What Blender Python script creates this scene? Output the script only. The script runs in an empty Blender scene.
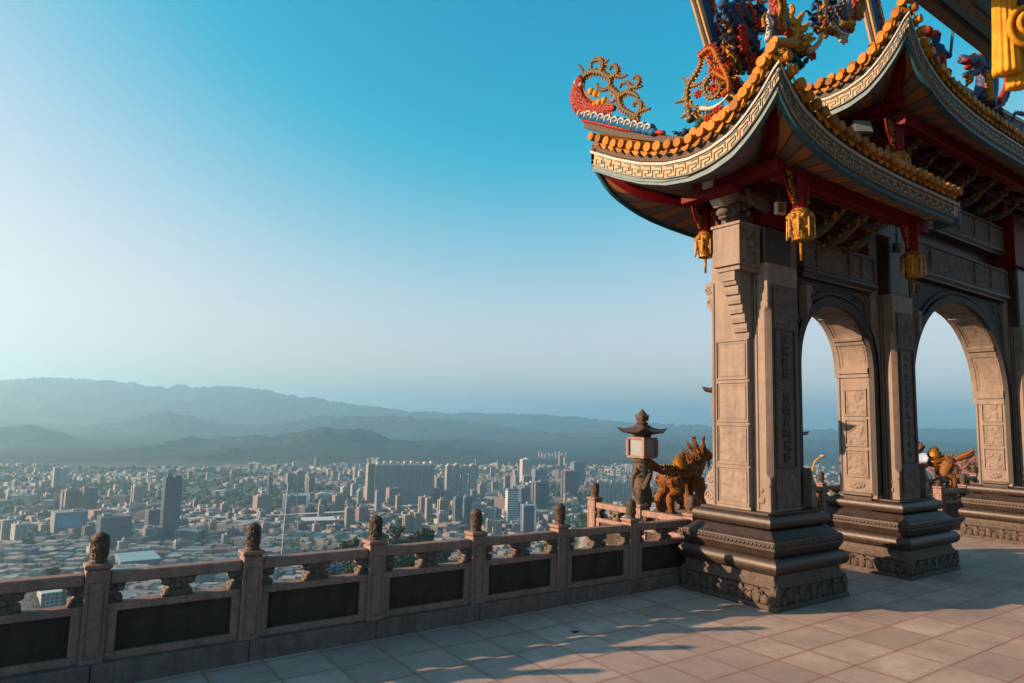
SKY, SUN, SUNCOL, EXPO = 0.088, 5.0, (1.0, .65, .41), 1.53
HAZE, HAZECOL, HAZEG, VB = 0.000104, (.47, .81, 1.0), .58, 3
SKYGRADE = ((.28, 2.7, .88, .022), (.05, 1.2, 1.03, .02), (-.01, 1.14, 1.0, .02))
import bpy, bmesh, math, random
import numpy as np
from math import sin, cos, pi, radians, atan2, hypot, sqrt
from mathutils import Vector, Matrix, noise
random.seed(7)
SC = bpy.context.scene
COL = SC.collection

# ------------------------------------------------------------------ camera
# 24 mm lens, eye 2.1 m above the terrace; X runs along the gate and the balustrade, Y out towards the valley
CR = Vector((0.8153382, -0.57843175, 0.02530462))
CD = Vector((0.08489209, 0.07619969, -0.99347216))
CF = Vector((0.57272764, 0.81216397, 0.1112328))
EYE = Vector((0.0, 0.0, 2.1))
cd = bpy.data.cameras.new("camera"); cam = bpy.data.objects.new("camera", cd); COL.objects.link(cam)
cd.sensor_width = 36.0; cd.lens = 24.0117; cd.clip_start = 0.05; cd.clip_end = 80000
cam.matrix_world = Matrix(((CR.x, -CD.x, -CF.x, EYE.x), (CR.y, -CD.y, -CF.y, EYE.y), (CR.z, -CD.z, -CF.z, EYE.z), (0, 0, 0, 1)))
SC.camera = cam
FPX = 683.0
def ray(px, py): return CF + CR * ((px - 512) / FPX) + CD * ((py - 341.5) / FPX)
def on_z(px, py, z): r = ray(px, py); return EYE + r * ((z - EYE.z) / r.z)
def on_x(px, py, x): r = ray(px, py); return EYE + r * (x / r.x)
def on_y(px, py, y): r = ray(px, py); return EYE + r * (y / r.y)
def at_range(px, py, R): r = ray(px, py); return EYE + r * (R / hypot(r.x, r.y))

# ------------------------------------------------------------------ objects
def tag(o, label=None, cat=None, group=None, kind=None):
    if label: o["label"] = label
    if cat: o["category"] = cat
    if group: o["group"] = group
    if kind: o["kind"] = kind
    return o
def thing(name, label, cat, loc=(0, 0, 0), group=None):
    o = bpy.data.objects.new(name, None); COL.objects.link(o); o.location = loc; o.empty_display_size = 0.2
    return tag(o, label, cat, group)
def root_loc(o):
    p = Vector((0, 0, 0))
    while o is not None: p += o.location; o = o.parent
    return p
def copy_tree(o, parent=None):
    c = o.copy(); COL.objects.link(c)
    c.parent = parent
    for ch in list(o.children): copy_tree(ch, c)
    return c

class MB:
    def __init__(s): s.v = []; s.f = []; s.uv = None
    def add(s, vs, fs):
        n = len(s.v); s.v += [tuple(v) for v in vs]; s.f += [tuple(i + n for i in f) for f in fs]; return s
    def box(s, x0, x1, y0, y1, z0, z1):
        vs = [(x, y, z) for z in (z0, z1) for y in (y0, y1) for x in (x0, x1)]
        return s.add(vs, [(0, 2, 3, 1), (4, 5, 7, 6), (0, 1, 5, 4), (2, 6, 7, 3), (0, 4, 6, 2), (1, 3, 7, 5)])
    def obox(s, c, ax, ay, az, hx, hy, hz):
        c = Vector(c); vs = [c + ax * (i * hx) + ay * (j * hy) + az * (k * hz) for k in (-1, 1) for j in (-1, 1) for i in (-1, 1)]
        return s.add(vs, [(0, 2, 3, 1), (4, 5, 7, 6), (0, 1, 5, 4), (2, 6, 7, 3), (0, 4, 6, 2), (1, 3, 7, 5)])
    def bar(s, a, b, w, h, up=Vector((0, 0, 1))):
        a = Vector(a); b = Vector(b); d = (b - a); L = d.length; d.normalize()
        sx = d.cross(up)
        if sx.length < 1e-5: sx = d.cross(Vector((1, 0, 0)))
        sx.normalize(); uz = sx.cross(d)
        return s.obox((a + b) / 2, d, sx, uz, L / 2, w / 2, h / 2)
    def loft(s, rings, closed=True, cap0=True, cap1=True):
        n = len(rings[0]); base = len(s.v)
        for r in rings: s.v += [tuple(p) for p in r]
        m = n if closed else n - 1
        for i in range(len(rings) - 1):
            for j in range(m):
                a = base + i * n + j; b = base + i * n + (j + 1) % n
                s.f.append((a, b, b + n, a + n))
        if cap0 and closed: s.f.append(tuple(base + j for j in range(n))[::-1])
        if cap1 and closed: s.f.append(tuple(base + (len(rings) - 1) * n + j for j in range(n)))
        return s
    def tube(s, path, rad, n=8, flat=1.0, up=None):
        path = [Vector(p) for p in path]; N = len(path)
        if not callable(rad) and not isinstance(rad, (list, tuple)): rad = [rad] * N
        if callable(rad): rad = [rad(i / (N - 1)) for i in range(N)]
        rings = []; ref = up
        for i, p in enumerate(path):
            t = (path[min(i + 1, N - 1)] - path[max(i - 1, 0)])
            if t.length < 1e-9: t = Vector((0, 0, 1))
            t.normalize()
            if ref is None:
                ref = Vector((0, 0, 1)) if abs(t.z) < .9 else Vector((1, 0, 0))
            sx = t.cross(ref)
            if sx.length < 1e-4: sx = t.cross(Vector((0.3, 1, 0.2)))
            sx.normalize(); uz = sx.cross(t).normalized()
            if up is None: ref = uz
            rings.append([p + sx * (cos(2 * pi * k / n) * rad[i] * flat) + uz * (sin(2 * pi * k / n) * rad[i]) for k in range(n)])
        return s.loft(rings)
    def lathe(s, prof, n=16, c=(0, 0, 0), sq=None):
        rings = []
        for r, z in prof:
            rings.append([(c[0] + r * cos(2 * pi * k / n), c[1] + r * sin(2 * pi * k / n), c[2] + z) for k in range(n)])
        return s.loft(rings)
    def rect_stack(s, prof, x0, x1, y0, y1):
        """prof: (inset, z) rings of a rectangle"""
        return s.loft([[(x0 + d, y0 + d, z), (x1 - d, y0 + d, z), (x1 - d, y1 - d, z), (x0 + d, y1 - d, z)] for d, z in prof])
    def ball(s, c, rx, ry=None, rz=None, n=10, m=6, rot=None):
        ry = ry or rx; rz = rz or rx; c = Vector(c); rings = []
        for i in range(m + 1):
            th = pi * (0.04 + 0.92 * i / m); ring = []
            for k in range(n):
                p = Vector((rx * sin(th) * cos(2 * pi * k / n), ry * sin(th) * sin(2 * pi * k / n), -rz * cos(th)))
                if rot is not None: p = rot @ p
                ring.append(c + p)
            rings.append(ring)
        return s.loft(rings)
    def cone(s, a, b, r, n=5):
        return s.tube([a, b], [r, r * .05], n)
    def extrude(s, pts, d):
        """closed outline pts (3D, planar), extruded by vector d (fan-capped by ngon)"""
        d = Vector(d); n = len(pts); a = [Vector(p) for p in pts]
        return s.loft([a, [p + d for p in a]])
    def prism_x(s, yz, x0, x1): return s.loft([[(x0, y, z) for y, z in yz], [(x1, y, z) for y, z in yz]])
    def prism_y(s, xz, y0, y1): return s.loft([[(x, y0, z) for x, z in xz], [(x, y1, z) for x, z in xz]])
    def jitter(s, amp, sc=9.0):
        s.v = [tuple(Vector(v) + Vector((noise.noise(Vector(v) * sc), noise.noise(Vector(v) * sc + Vector((7, 3, 1))), noise.noise(Vector(v) * sc + Vector((1, 9, 4))))) * amp) for v in s.v]; return s
    def flower(s, c, r, nrm):
        c = Vector(c); nrm = Vector(nrm).normalized(); a = nrm.cross(Vector((.2, .3, 1))).normalized(); e = nrm.cross(a)
        for k in range(7):
            q = k * 2 * pi / 7; d = a * cos(q) + e * sin(q); s.tube([c + d * r * .2, c + d * r * .65 + nrm * r * .3, c + d * r * 1.05 + nrm * r * .1], [r * .2, r * .36, r * .14], 7)
        return s.ball(c + nrm * r * .25, r * .3, n=7, m=5)
    def build(s, name, mat, parent=None, smooth=False, bevel=0, world=True, seg=2, weld=False):
        me = bpy.data.meshes.new(name)
        off = root_loc(parent) if (parent is not None and world) else Vector((0, 0, 0))
        vs = [(v[0] - off.x, v[1] - off.y, v[2] - off.z) for v in s.v]
        me.from_pydata(vs, [], s.f); me.update()
        bm = bmesh.new(); bm.from_mesh(me)
        if weld: bmesh.ops.remove_doubles(bm, verts=bm.verts, dist=1e-4)
        bmesh.ops.recalc_face_normals(bm, faces=bm.faces)
        bm.to_mesh(me); bm.free()
        if mat is not None: me.materials.append(mat)
        o = bpy.data.objects.new(name, me); COL.objects.link(o)
        if parent is not None: o.parent = parent
        if smooth:
            me.shade_smooth()
            if smooth == "auto": me.set_sharp_from_angle(angle=radians(40))
        if bevel:
            m = o.modifiers.new("bevel", "BEVEL"); m.width = bevel; m.segments = seg; m.limit_method = "ANGLE"; m.angle_limit = radians(35)
        return o

def cr(path, k=6):
    """Catmull-Rom smoothing"""
    P = [Vector(p) for p in path]; out = []
    for i in range(len(P) - 1):
        p0 = P[max(i - 1, 0)]; p1 = P[i]; p2 = P[i + 1]; p3 = P[min(i + 2, len(P) - 1)]
        for j in range(k):
            t = j / k
            out.append(0.5 * ((2 * p1) + (p2 - p0) * t + (2 * p0 - 5 * p1 + 4 * p2 - p3) * t * t + (3 * p1 - p0 - 3 * p2 + p3) * t ** 3))
    out.append(P[-1]); return out
def remesh(o, voxel, smooth_it=4):
    m = o.modifiers.new("remesh", "REMESH"); m.mode = "VOXEL"; m.voxel_size = voxel; m.use_smooth_shade = True
    if smooth_it:
        q = o.modifiers.new("smooth", "SMOOTH"); q.iterations = smooth_it; q.factor = .5
    dg = bpy.context.evaluated_depsgraph_get(); me = bpy.data.meshes.new_from_object(o.evaluated_get(dg))
    o.modifiers.clear(); mats = list(o.data.materials); o.data = me
    me.materials.clear(); [me.materials.append(x) for x in mats]; me.shade_smooth(); return o

# ------------------------------------------------------------------ materials
class NT:
    def __init__(s, m): s.t = m.node_tree; s.n = s.t.nodes; s.l = s.t.links
    def new(s, typ, **kw):
        n = s.n.new(typ)
        for k, v in kw.items():
            if k.startswith("i_"): n.inputs[k[2:].replace("_", " ")].default_value = v
            else: setattr(n, k, v)
        return n
    def link(s, a, b): s.l.new(a, b)
    def math(s, op, a, b=None, c=None):
        n = s.n.new("ShaderNodeMath"); n.operation = op
        for i, x in enumerate((a, b, c)):
            if x is None: continue
            if isinstance(x, (int, float)): n.inputs[i].default_value = x
            else: s.l.new(x, n.inputs[i])
        return n.outputs[0]
    def mix(s, f, a, b):
        n = s.n.new("ShaderNodeMix"); n.data_type = "RGBA"
        for sock, x in ((n.inputs[0], f), (n.inputs[6], a), (n.inputs[7], b)):
            if isinstance(x, (int, float)): sock.default_value = x
            elif isinstance(x, tuple): sock.default_value = x if len(x) == 4 else (*x, 1)
            else: s.l.new(x, sock)
        return n.outputs[2]
def new_mat(name):
    m = bpy.data.materials.new(name); m.use_nodes = True; nt = NT(m)
    return m, nt, nt.n["Principled BSDF"]
def mat(name, col, rough=.7, col2=None, scale=6, bump=.3, bscale=40, bdist=.01, metal=0, spec=.5, stretch=None, coat=0, streak=0, vary=0):
    m, nt, b = new_mat(name)
    tc = nt.new("ShaderNodeTexCoord"); src = tc.outputs["Object"]
    if stretch:
        mp = nt.new("ShaderNodeMapping"); mp.inputs["Scale"].default_value = stretch; nt.link(src, mp.inputs[0]); src = mp.outputs[0]
    c2 = col2 or tuple(x * .6 for x in col)
    n1 = nt.new("ShaderNodeTexNoise"); n1.inputs["Scale"].default_value = scale; n1.inputs["Detail"].default_value = 8; n1.inputs["Roughness"].default_value = .65
    nt.link(src, n1.inputs["Vector"])
    rp = nt.new("ShaderNodeValToRGB"); rp.color_ramp.elements[0].position = .32; rp.color_ramp.elements[1].position = .68
    rp.color_ramp.elements[0].color = (*c2, 1); rp.color_ramp.elements[1].color = (*col, 1)
    nt.link(n1.outputs[0], rp.inputs[0]); cout = rp.outputs[0]
    if streak:      # rain streaks and dirt
        mp2 = nt.new("ShaderNodeMapping"); mp2.inputs["Scale"].default_value = (7, 7, .9); nt.link(tc.outputs["Object"], mp2.inputs[0])
        n5 = nt.new("ShaderNodeTexNoise"); n5.inputs["Scale"].default_value = 1.3; n5.inputs["Detail"].default_value = 9; n5.inputs["Roughness"].default_value = .7; nt.link(mp2.outputs[0], n5.inputs["Vector"])
        r5 = nt.new("ShaderNodeMapRange"); r5.inputs[1].default_value = .45; r5.inputs[2].default_value = .72; r5.inputs[4].default_value = streak; nt.link(n5.outputs[0], r5.inputs[0])
        cout = nt.mix(r5.outputs[0], cout, tuple(x * .38 for x in c2))
    if vary:
        oi = nt.new("ShaderNodeObjectInfo"); cout = nt.mix(nt.math("MULTIPLY", nt.math("POWER", oi.outputs["Random"], 1.6), vary), cout, tuple(x * .35 for x in c2))
    nt.link(cout, b.inputs["Base Color"])
    rr = nt.new("ShaderNodeMapRange"); rr.inputs[3].default_value = max(rough - .12, .03); rr.inputs[4].default_value = min(rough + .12, 1)
    nt.link(n1.outputs[0], rr.inputs[0]); nt.link(rr.outputs[0], b.inputs["Roughness"])
    b.inputs["Metallic"].default_value = metal; b.inputs["Specular IOR Level"].default_value = spec; b.inputs["Coat Weight"].default_value = coat
    if bump:
        n2 = nt.new("ShaderNodeTexNoise"); n2.inputs["Scale"].default_value = bscale; n2.inputs["Detail"].default_value = 6
        nt.link(src, n2.inputs["Vector"])
        bp = nt.new("ShaderNodeBump"); bp.inputs["Strength"].default_value = bump; bp.inputs["Distance"].default_value = bdist
        nt.link(n2.outputs[0], bp.inputs["Height"]); nt.link(bp.outputs[0], b.inputs["Normal"])
    return m
M = {}
M["granite"] = mat("pink_granite", (0.2453, 0.1444, 0.1143), .75, (0.1364, 0.0798, 0.0639), 30, .35, 90, .006, streak=0.6)
M["kerbstone"] = mat("kerb_granite", (0.155, 0.1003, 0.0861), .8, (0.081, 0.0527, 0.04838), 12, .4, 70, .006, streak=0.7)
M["slate"] = mat("dark_slate", (0.046, 0.032, 0.025), .6, (0.022, 0.016, 0.013), 9, .4, 50, .006, streak=0.7, spec=.2)
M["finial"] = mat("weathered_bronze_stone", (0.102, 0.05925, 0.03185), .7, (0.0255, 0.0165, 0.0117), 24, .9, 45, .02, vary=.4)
M["bracket"] = mat("grey_brown_stone", (0.120, 0.087, 0.063), .75, (0.030, 0.022, 0.017), 20, .8, 60, .012)
M["pillar"] = mat("sandstone_carved", (0.192, 0.145, 0.115), .72, (0.128, 0.096, 0.077), 7, .3, 60, .006, streak=0.6)
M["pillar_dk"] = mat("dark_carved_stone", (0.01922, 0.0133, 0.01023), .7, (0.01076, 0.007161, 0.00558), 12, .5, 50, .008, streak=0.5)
M["base"] = mat("polished_dark_granite", (0.03668, 0.02418, 0.01756), .46, (0.01942, 0.0129, 0.009226), 10, .15, 60, .004, spec=.35, streak=0.6)
M["basecarve"] = mat("worn_carved_granite", (0.07744, 0.0528, 0.03864), .7, (0.02496, 0.0168, 0.01232), 14, .8, 30, .02, streak=0.6)
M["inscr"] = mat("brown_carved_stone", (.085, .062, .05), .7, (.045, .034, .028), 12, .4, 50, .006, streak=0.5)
M["ink"] = mat("black_lettering", (.012, .011, .01), .5, None, 10, 0)
M["red"] = mat("red_lacquer", (0.1094, 0.00372, 0.00465), 0.50, (0.07812, 0.00248, 0.0031), 8, .1, 30, .004, spec=.08, streak=0.5)
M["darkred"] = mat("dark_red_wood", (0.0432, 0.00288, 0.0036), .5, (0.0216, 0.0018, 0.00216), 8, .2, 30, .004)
M["gold"] = mat("gilded_wood", (0.34, 0.17, 0.022), 0.50, (0.12, 0.04, 0.01), 30, .9, 60, .012, metal=.55, spec=.15)
M["orange"] = mat("orange_glazed_tile", (0.42, 0.175, 0.012), 0.50, (0.25, 0.08, 0.006), 14, .15, 40, .004, spec=.08, vary=.75)
M["tile"] = mat("roof_tile", (0.2, 0.11, 0.02), 0.50, (0.1, 0.05, 0.015), 9, .3, 40, .006, spec=.08)
M["cream"] = mat("cream_painted_board", (0.379, 0.211, 0.067), .6, (0.316, 0.162, 0.046), 12, .1, 40, .003, streak=0.45)
M["white"] = mat("white_paint", (0.3456, 0.3192, 0.2746), .6, (0.288, 0.2599, 0.2205), 12, .1, 40, .003, streak=0.5)
M["fret"] = mat("blue_green_fret", (0.04, 0.088, 0.096), .6, (0.032, 0.064, 0.072), 12, 0)
M["teal"] = mat("teal_paint", (0.0165, 0.0825, 0.1045), .55, (0.011, 0.055, 0.0715), 9, .1, 40, .003, streak=0.4)
M["yellow"] = mat("yellow_gilt", (0.48, 0.24, 0.02), 0.50, (0.34, 0.13, 0.008), 10, .4, 60, .006, spec=.08)
M["blue"] = mat("blue_glaze", (0.018, 0.12, 0.228), 0.50, (0.012, 0.06, 0.15), 12, .2, 40, .004, spec=.08)
M["navy"] = mat("navy_glaze", (0.028, 0.056, 0.128), 0.50, (0.016, 0.028, 0.064), 14, .4, 40, .008, spec=.08)
M["green"] = mat("dark_green_glaze", (0.021, 0.084, 0.056), 0.50, (0.0105, 0.035, 0.035), 14, .4, 40, .008, spec=.08)
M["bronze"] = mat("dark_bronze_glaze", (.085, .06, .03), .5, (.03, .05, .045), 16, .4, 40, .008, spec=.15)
M["coral"] = mat("red_scale_glaze", (0.3, 0.03, 0.014), 0.50, (0.18, 0.016, 0.008), 18, .5, 40, .01, spec=.08)
M["iron"] = mat("dark_iron", (.03, .03, .035), .5, None, 10, 0)
M["lampglass"] = mat("frosted_glass", (0.165, 0.18, 0.186), .25, (0.15, 0.165, 0.174), 6, 0)
M["goldlion"] = mat("golden_paint_worn", (0.25, 0.105, 0.014), 0.50, (0.1, 0.032, 0.006), 11, .35, 30, .01, metal=.25, spec=.15)
M["bluebag"] = mat("pale_blue_cloth", (.4, .48, .62), .8, None, 10, 0)
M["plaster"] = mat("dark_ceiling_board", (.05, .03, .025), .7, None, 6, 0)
M["bark"] = mat("bark", (.09, .06, .045), .9, None, 6, .4, 30, .02)
M["twig"] = mat("pinkish_twigs", (.26, .14, .12), .9, (.18, .1, .09), 6, 0)
M["steel"] = mat("grey_steel", (.24, .25, .26), .5, None, 3, 0)

def scale_mat(name, c1, c2, sc, bd=.03):
    m, nt, b = new_mat(name); tc = nt.new("ShaderNodeTexCoord"); v = nt.new("ShaderNodeTexVoronoi"); v.inputs["Scale"].default_value = sc; nt.link(tc.outputs["Object"], v.inputs["Vector"])
    n1 = nt.new("ShaderNodeTexNoise"); n1.inputs["Scale"].default_value = 7; nt.link(tc.outputs["Object"], n1.inputs["Vector"])
    c = nt.mix(nt.math("MULTIPLY", v.outputs["Distance"], 1.5), c1, c2); c = nt.mix(nt.math("MULTIPLY", n1.outputs[0], .5), c, (.12, .03, .01))
    nt.link(c, b.inputs["Base Color"]); b.inputs["Roughness"].default_value = .5; b.inputs["Specular IOR Level"].default_value = .25
    bp = nt.new("ShaderNodeBump"); bp.inputs["Strength"].default_value = 1; bp.inputs["Distance"].default_value = bd; bp.invert = True
    nt.link(v.outputs["Distance"], bp.inputs["Height"]); nt.link(bp.outputs[0], b.inputs["Normal"]); return m
M["bluescale"] = scale_mat("blue_scales", (.02, .11, .2), (.008, .03, .09), 16)
M["goldlion"] = scale_mat("golden_scaled_paint", (.30, .135, .018), (.10, .035, .007), 48, .012)
M["fishscale"] = scale_mat("red_fish_scales", (.40, .035, .012), (.16, .012, .008), 24)
# soffit boards painted orange and grey by turns
def soffit_mat():
    m, nt, b = new_mat("painted_soffit_boards")
    tc = nt.new("ShaderNodeTexCoord"); sp = nt.new("ShaderNodeSeparateXYZ"); nt.link(tc.outputs["UV"], sp.inputs[0])
    f = nt.math("FRACT", nt.math("MULTIPLY", sp.outputs[0], 1 / .46))
    k = nt.math("GREATER_THAN", f, .5)
    n1 = nt.new("ShaderNodeTexNoise"); n1.inputs["Scale"].default_value = 8; nt.link(tc.outputs["Object"], n1.inputs["Vector"])
    c = nt.mix(k, (.30, .11, .018), (.10, .085, .085)); c = nt.mix(nt.math("MULTIPLY", n1.outputs[0], .6), c, (.2, .1, .06))
    e = nt.math("LESS_THAN", nt.math("ABSOLUTE", nt.math("SUBTRACT", nt.math("FRACT", nt.math("MULTIPLY", sp.outputs[0], 2 / .46)), .5)), .44)
    c = nt.mix(e, (.03, .02, .02), c)
    nt.link(c, b.inputs["Base Color"]); b.inputs["Roughness"].default_value = .6
    return m
M["soffit"] = soffit_mat()

def floor_mat():
    m, nt, b = new_mat("granite_paving")
    tc = nt.new("ShaderNodeTexCoord"); sp = nt.new("ShaderNodeSeparateXYZ"); nt.link(tc.outputs["Object"], sp.inputs[0])
    X, Y = sp.outputs[0], sp.outputs[1]
    big = nt.math("GREATER_THAN", X, 6.2)
    def grid(x0, px, y0, py):
        u = nt.math("DIVIDE", nt.math("SUBTRACT", X, x0), px); v = nt.math("DIVIDE", nt.math("SUBTRACT", Y, y0), py)
        return u, v
    u1, v1 = grid(3.28, .484, 4.28, .455); u2, v2 = grid(6.2, .743, 4.28, .455)
    def sel(a, bb):
        n = nt.new("ShaderNodeMix"); n.data_type = "FLOAT"; nt.link(big, n.inputs[0]); nt.link(a, n.inputs[2]); nt.link(bb, n.inputs[3]); return n.outputs[0]
    u = sel(u1, u2); v = v1; px = sel(nt.math("ADD", 0.484, 0), nt.math("ADD", .743, 0))
    wob = nt.new("ShaderNodeTexNoise"); wob.inputs["Scale"].default_value = 3; nt.link(tc.outputs["Object"], wob.inputs["Vector"])
    du = nt.math("MULTIPLY", nt.math("ABSOLUTE", nt.math("SUBTRACT", nt.math("FRACT", nt.math("ADD", u, .5)), .5)), px)
    dv = nt.math("MULTIPLY", nt.math("ABSOLUTE", nt.math("SUBTRACT", nt.math("FRACT", nt.math("ADD", v, .5)), .5)), .455)
    d = nt.math("MINIMUM", du, dv)
    w = nt.math("ADD", .0025, nt.math("MULTIPLY", wob.outputs[0], .006))
    joint = nt.math("LESS_THAN", d, w)
    stain = nt.new("ShaderNodeMapRange"); nt.link(d, stain.inputs[0]); stain.inputs[1].default_value = 0; stain.inputs[2].default_value = .05; stain.inputs[3].default_value = 1; stain.inputs[4].default_value = 0
    cell = nt.new("ShaderNodeCombineXYZ"); nt.link(nt.math("FLOOR", u), cell.inputs[0]); nt.link(nt.math("FLOOR", v), cell.inputs[1]); nt.link(big, cell.inputs[2])
    wn = nt.new("ShaderNodeTexWhiteNoise"); nt.link(cell.outputs[0], wn.inputs["Vector"])
    n1 = nt.new("ShaderNodeTexNoise"); n1.inputs["Scale"].default_value = 1.6; n1.inputs["Detail"].default_value = 8; n1.inputs["Roughness"].default_value = .7; nt.link(tc.outputs["Object"], n1.inputs["Vector"])
    n2 = nt.new("ShaderNodeTexNoise"); n2.inputs["Scale"].default_value = 130; n2.inputs["Detail"].default_value = 3; nt.link(tc.outputs["Object"], n2.inputs["Vector"])
    n3 = nt.new("ShaderNodeTexNoise"); n3.inputs["Scale"].default_value = 9; n3.inputs["Detail"].default_value = 9; n3.inputs["Roughness"].default_value = .75; nt.link(tc.outputs["Object"], n3.inputs["Vector"])
    c = nt.mix(wn.outputs[0], (.33, .255, .215), (.47, .365, .305))
    def rng(sock, a, bb):
        r = nt.new("ShaderNodeMapRange"); nt.link(sock, r.inputs[0]); r.inputs[1].default_value = a; r.inputs[2].default_value = bb; return r.outputs[0]
    c = nt.mix(nt.math("MULTIPLY", rng(n1.outputs[0], .38, .66), .62), c, (.19, .15, .13))
    n4 = nt.new("ShaderNodeTexNoise"); n4.inputs["Scale"].default_value = .45; n4.inputs["Detail"].default_value = 5; nt.link(tc.outputs["Object"], n4.inputs["Vector"])
    c = nt.mix(nt.math("MULTIPLY", rng(n4.outputs[0], .45, .62), .45), c, (.20, .15, .125))
    c = nt.mix(nt.math("MULTIPLY", rng(n3.outputs[0], .52, .75), .5), c, (.17, .13, .115))
    c = nt.mix(nt.math("MULTIPLY", rng(n2.outputs[0], .55, .7), .35), c, (.12, .10, .095))
    c = nt.mix(nt.math("MULTIPLY", nt.math("MULTIPLY", stain.outputs[0], n3.outputs[0]), .8), c, (.24, .13, .095))
    c = nt.mix(nt.math("MULTIPLY", joint, .8), c, (.15, .07, .05))
    nt.link(c, b.inputs["Base Color"])
    r = nt.new("ShaderNodeMapRange"); nt.link(n3.outputs[0], r.inputs[0]); r.inputs[3].default_value = .5; r.inputs[4].default_value = .85; nt.link(r.outputs[0], b.inputs["Roughness"])
    h = nt.math("SUBTRACT", nt.math("MULTIPLY", n2.outputs[0], .12), nt.math("MULTIPLY", joint, 1.0))
    h = nt.math("ADD", h, nt.math("MULTIPLY", n3.outputs[0], .5))
    bp = nt.new("ShaderNodeBump"); bp.inputs["Strength"].default_value = .5; bp.inputs["Distance"].default_value = .006
    nt.link(h, bp.inputs["Height"]); nt.link(bp.outputs[0], b.inputs["Normal"])
    return m
M["floor"] = floor_mat()

def facade_mat(name, glass=(.04, .06, .08), wu=3.4, wv=3.3, fu=.3, fv=.3, rough=.7):
    """walls with rows of windows; wall colour is each building's own object colour"""
    m, nt, b = new_mat(name)
    oi = nt.new("ShaderNodeObjectInfo"); tc = nt.new("ShaderNodeTexCoord"); sp = nt.new("ShaderNodeSeparateXYZ"); nt.link(tc.outputs["UV"], sp.inputs[0])
    u = nt.math("ABSOLUTE", nt.math("SUBTRACT", nt.math("FRACT", nt.math("DIVIDE", sp.outputs[0], wu)), .5))
    v = nt.math("ABSOLUTE", nt.math("SUBTRACT", nt.math("FRACT", nt.math("DIVIDE", sp.outputs[1], wv)), .5))
    win = nt.math("MULTIPLY", nt.math("LESS_THAN", u, fu), nt.math("LESS_THAN", v, fv))
    bay = nt.math("LESS_THAN", nt.math("FRACT", nt.math("ADD", nt.math("DIVIDE", sp.outputs[0], wu * 3), nt.math("MULTIPLY", oi.outputs["Random"], 7))), .28)
    c = nt.mix(nt.math("MULTIPLY", bay, .45), oi.outputs["Color"], (.10, .09, .09))
    n1 = nt.new("ShaderNodeTexNoise"); n1.inputs["Scale"].default_value = .12; n1.inputs["Detail"].default_value = 6; nt.link(tc.outputs["Object"], n1.inputs["Vector"])
    c = nt.mix(nt.math("MULTIPLY", n1.outputs[0], .4), c, (.16, .14, .13))
    wn = nt.new("ShaderNodeTexWhiteNoise"); cx = nt.new("ShaderNodeCombineXYZ")
    nt.link(nt.math("FLOOR", nt.math("DIVIDE", sp.outputs[0], wu)), cx.inputs[0]); nt.link(nt.math("FLOOR", nt.math("DIVIDE", sp.outputs[1], wv)), cx.inputs[1]); nt.link(oi.outputs["Random"], cx.inputs[2]); nt.link(cx.outputs[0], wn.inputs["Vector"])
    g = nt.mix(wn.outputs[0], glass, tuple(x * 1.7 for x in glass))
    c = nt.mix(win, c, g); nt.link(c, b.inputs["Base Color"])
    r = nt.math("SUBTRACT", rough, nt.math("MULTIPLY", win, .35)); nt.link(r, b.inputs["Roughness"])
    return m
M["facade"] = facade_mat("apartment_facade")
M["facade_glass"] = facade_mat("glass_facade", (.03, .05, .07), 2.4, 3.6, .42, .40, .5)
def plain_obj_mat():
    m, nt, b = new_mat("flat_roof_concrete"); oi = nt.new("ShaderNodeObjectInfo"); tc = nt.new("ShaderNodeTexCoord")
    n1 = nt.new("ShaderNodeTexNoise"); n1.inputs["Scale"].default_value = .3; n1.inputs["Detail"].default_value = 6; nt.link(tc.outputs["Object"], n1.inputs["Vector"])
    nt.link(nt.mix(nt.math("MULTIPLY", n1.outputs[0], .5), oi.outputs["Color"], (.2, .19, .18)), b.inputs["Base Color"]); b.inputs["Roughness"].default_value = .8
    return m
M["roofobj"] = plain_obj_mat()
def attr_mat():
    m, nt, b = new_mat("town_houses"); a = nt.new("ShaderNodeAttribute"); a.attribute_name = "tint"
    tc = nt.new("ShaderNodeTexCoord"); n1 = nt.new("ShaderNodeTexNoise"); n1.inputs["Scale"].default_value = .25; n1.inputs["Detail"].default_value = 6; nt.link(tc.outputs["Object"], n1.inputs["Vector"])
    nt.link(nt.mix(nt.math("MULTIPLY", n1.outputs[0], .45), a.outputs["Color"], (.12, .11, .11)), b.inputs["Base Color"]); b.inputs["Roughness"].default_value = .75
    return m
M["houses"] = attr_mat()
def leaf_mat(name, c1, c2):
    m, nt, b = new_mat(name); g = nt.new("ShaderNodeNewGeometry"); oi = nt.new("ShaderNodeObjectInfo")
    c = nt.mix(g.outputs["Random Per Island"], c1, c2); c = nt.mix(nt.math("MULTIPLY", oi.outputs["Random"], .5), c, tuple(x * 1.5 for x in c2))
    nt.link(c, b.inputs["Base Color"]); b.inputs["Roughness"].default_value = .75; b.inputs["Specular IOR Level"].default_value = .2
    return m
M["leaf"] = leaf_mat("broad_leaves", (.012, .024, .010), (.04, .058, .02))
M["leafwarm"] = leaf_mat("dry_leaves", (.03, .032, .012), (.085, .07, .025))
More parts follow.
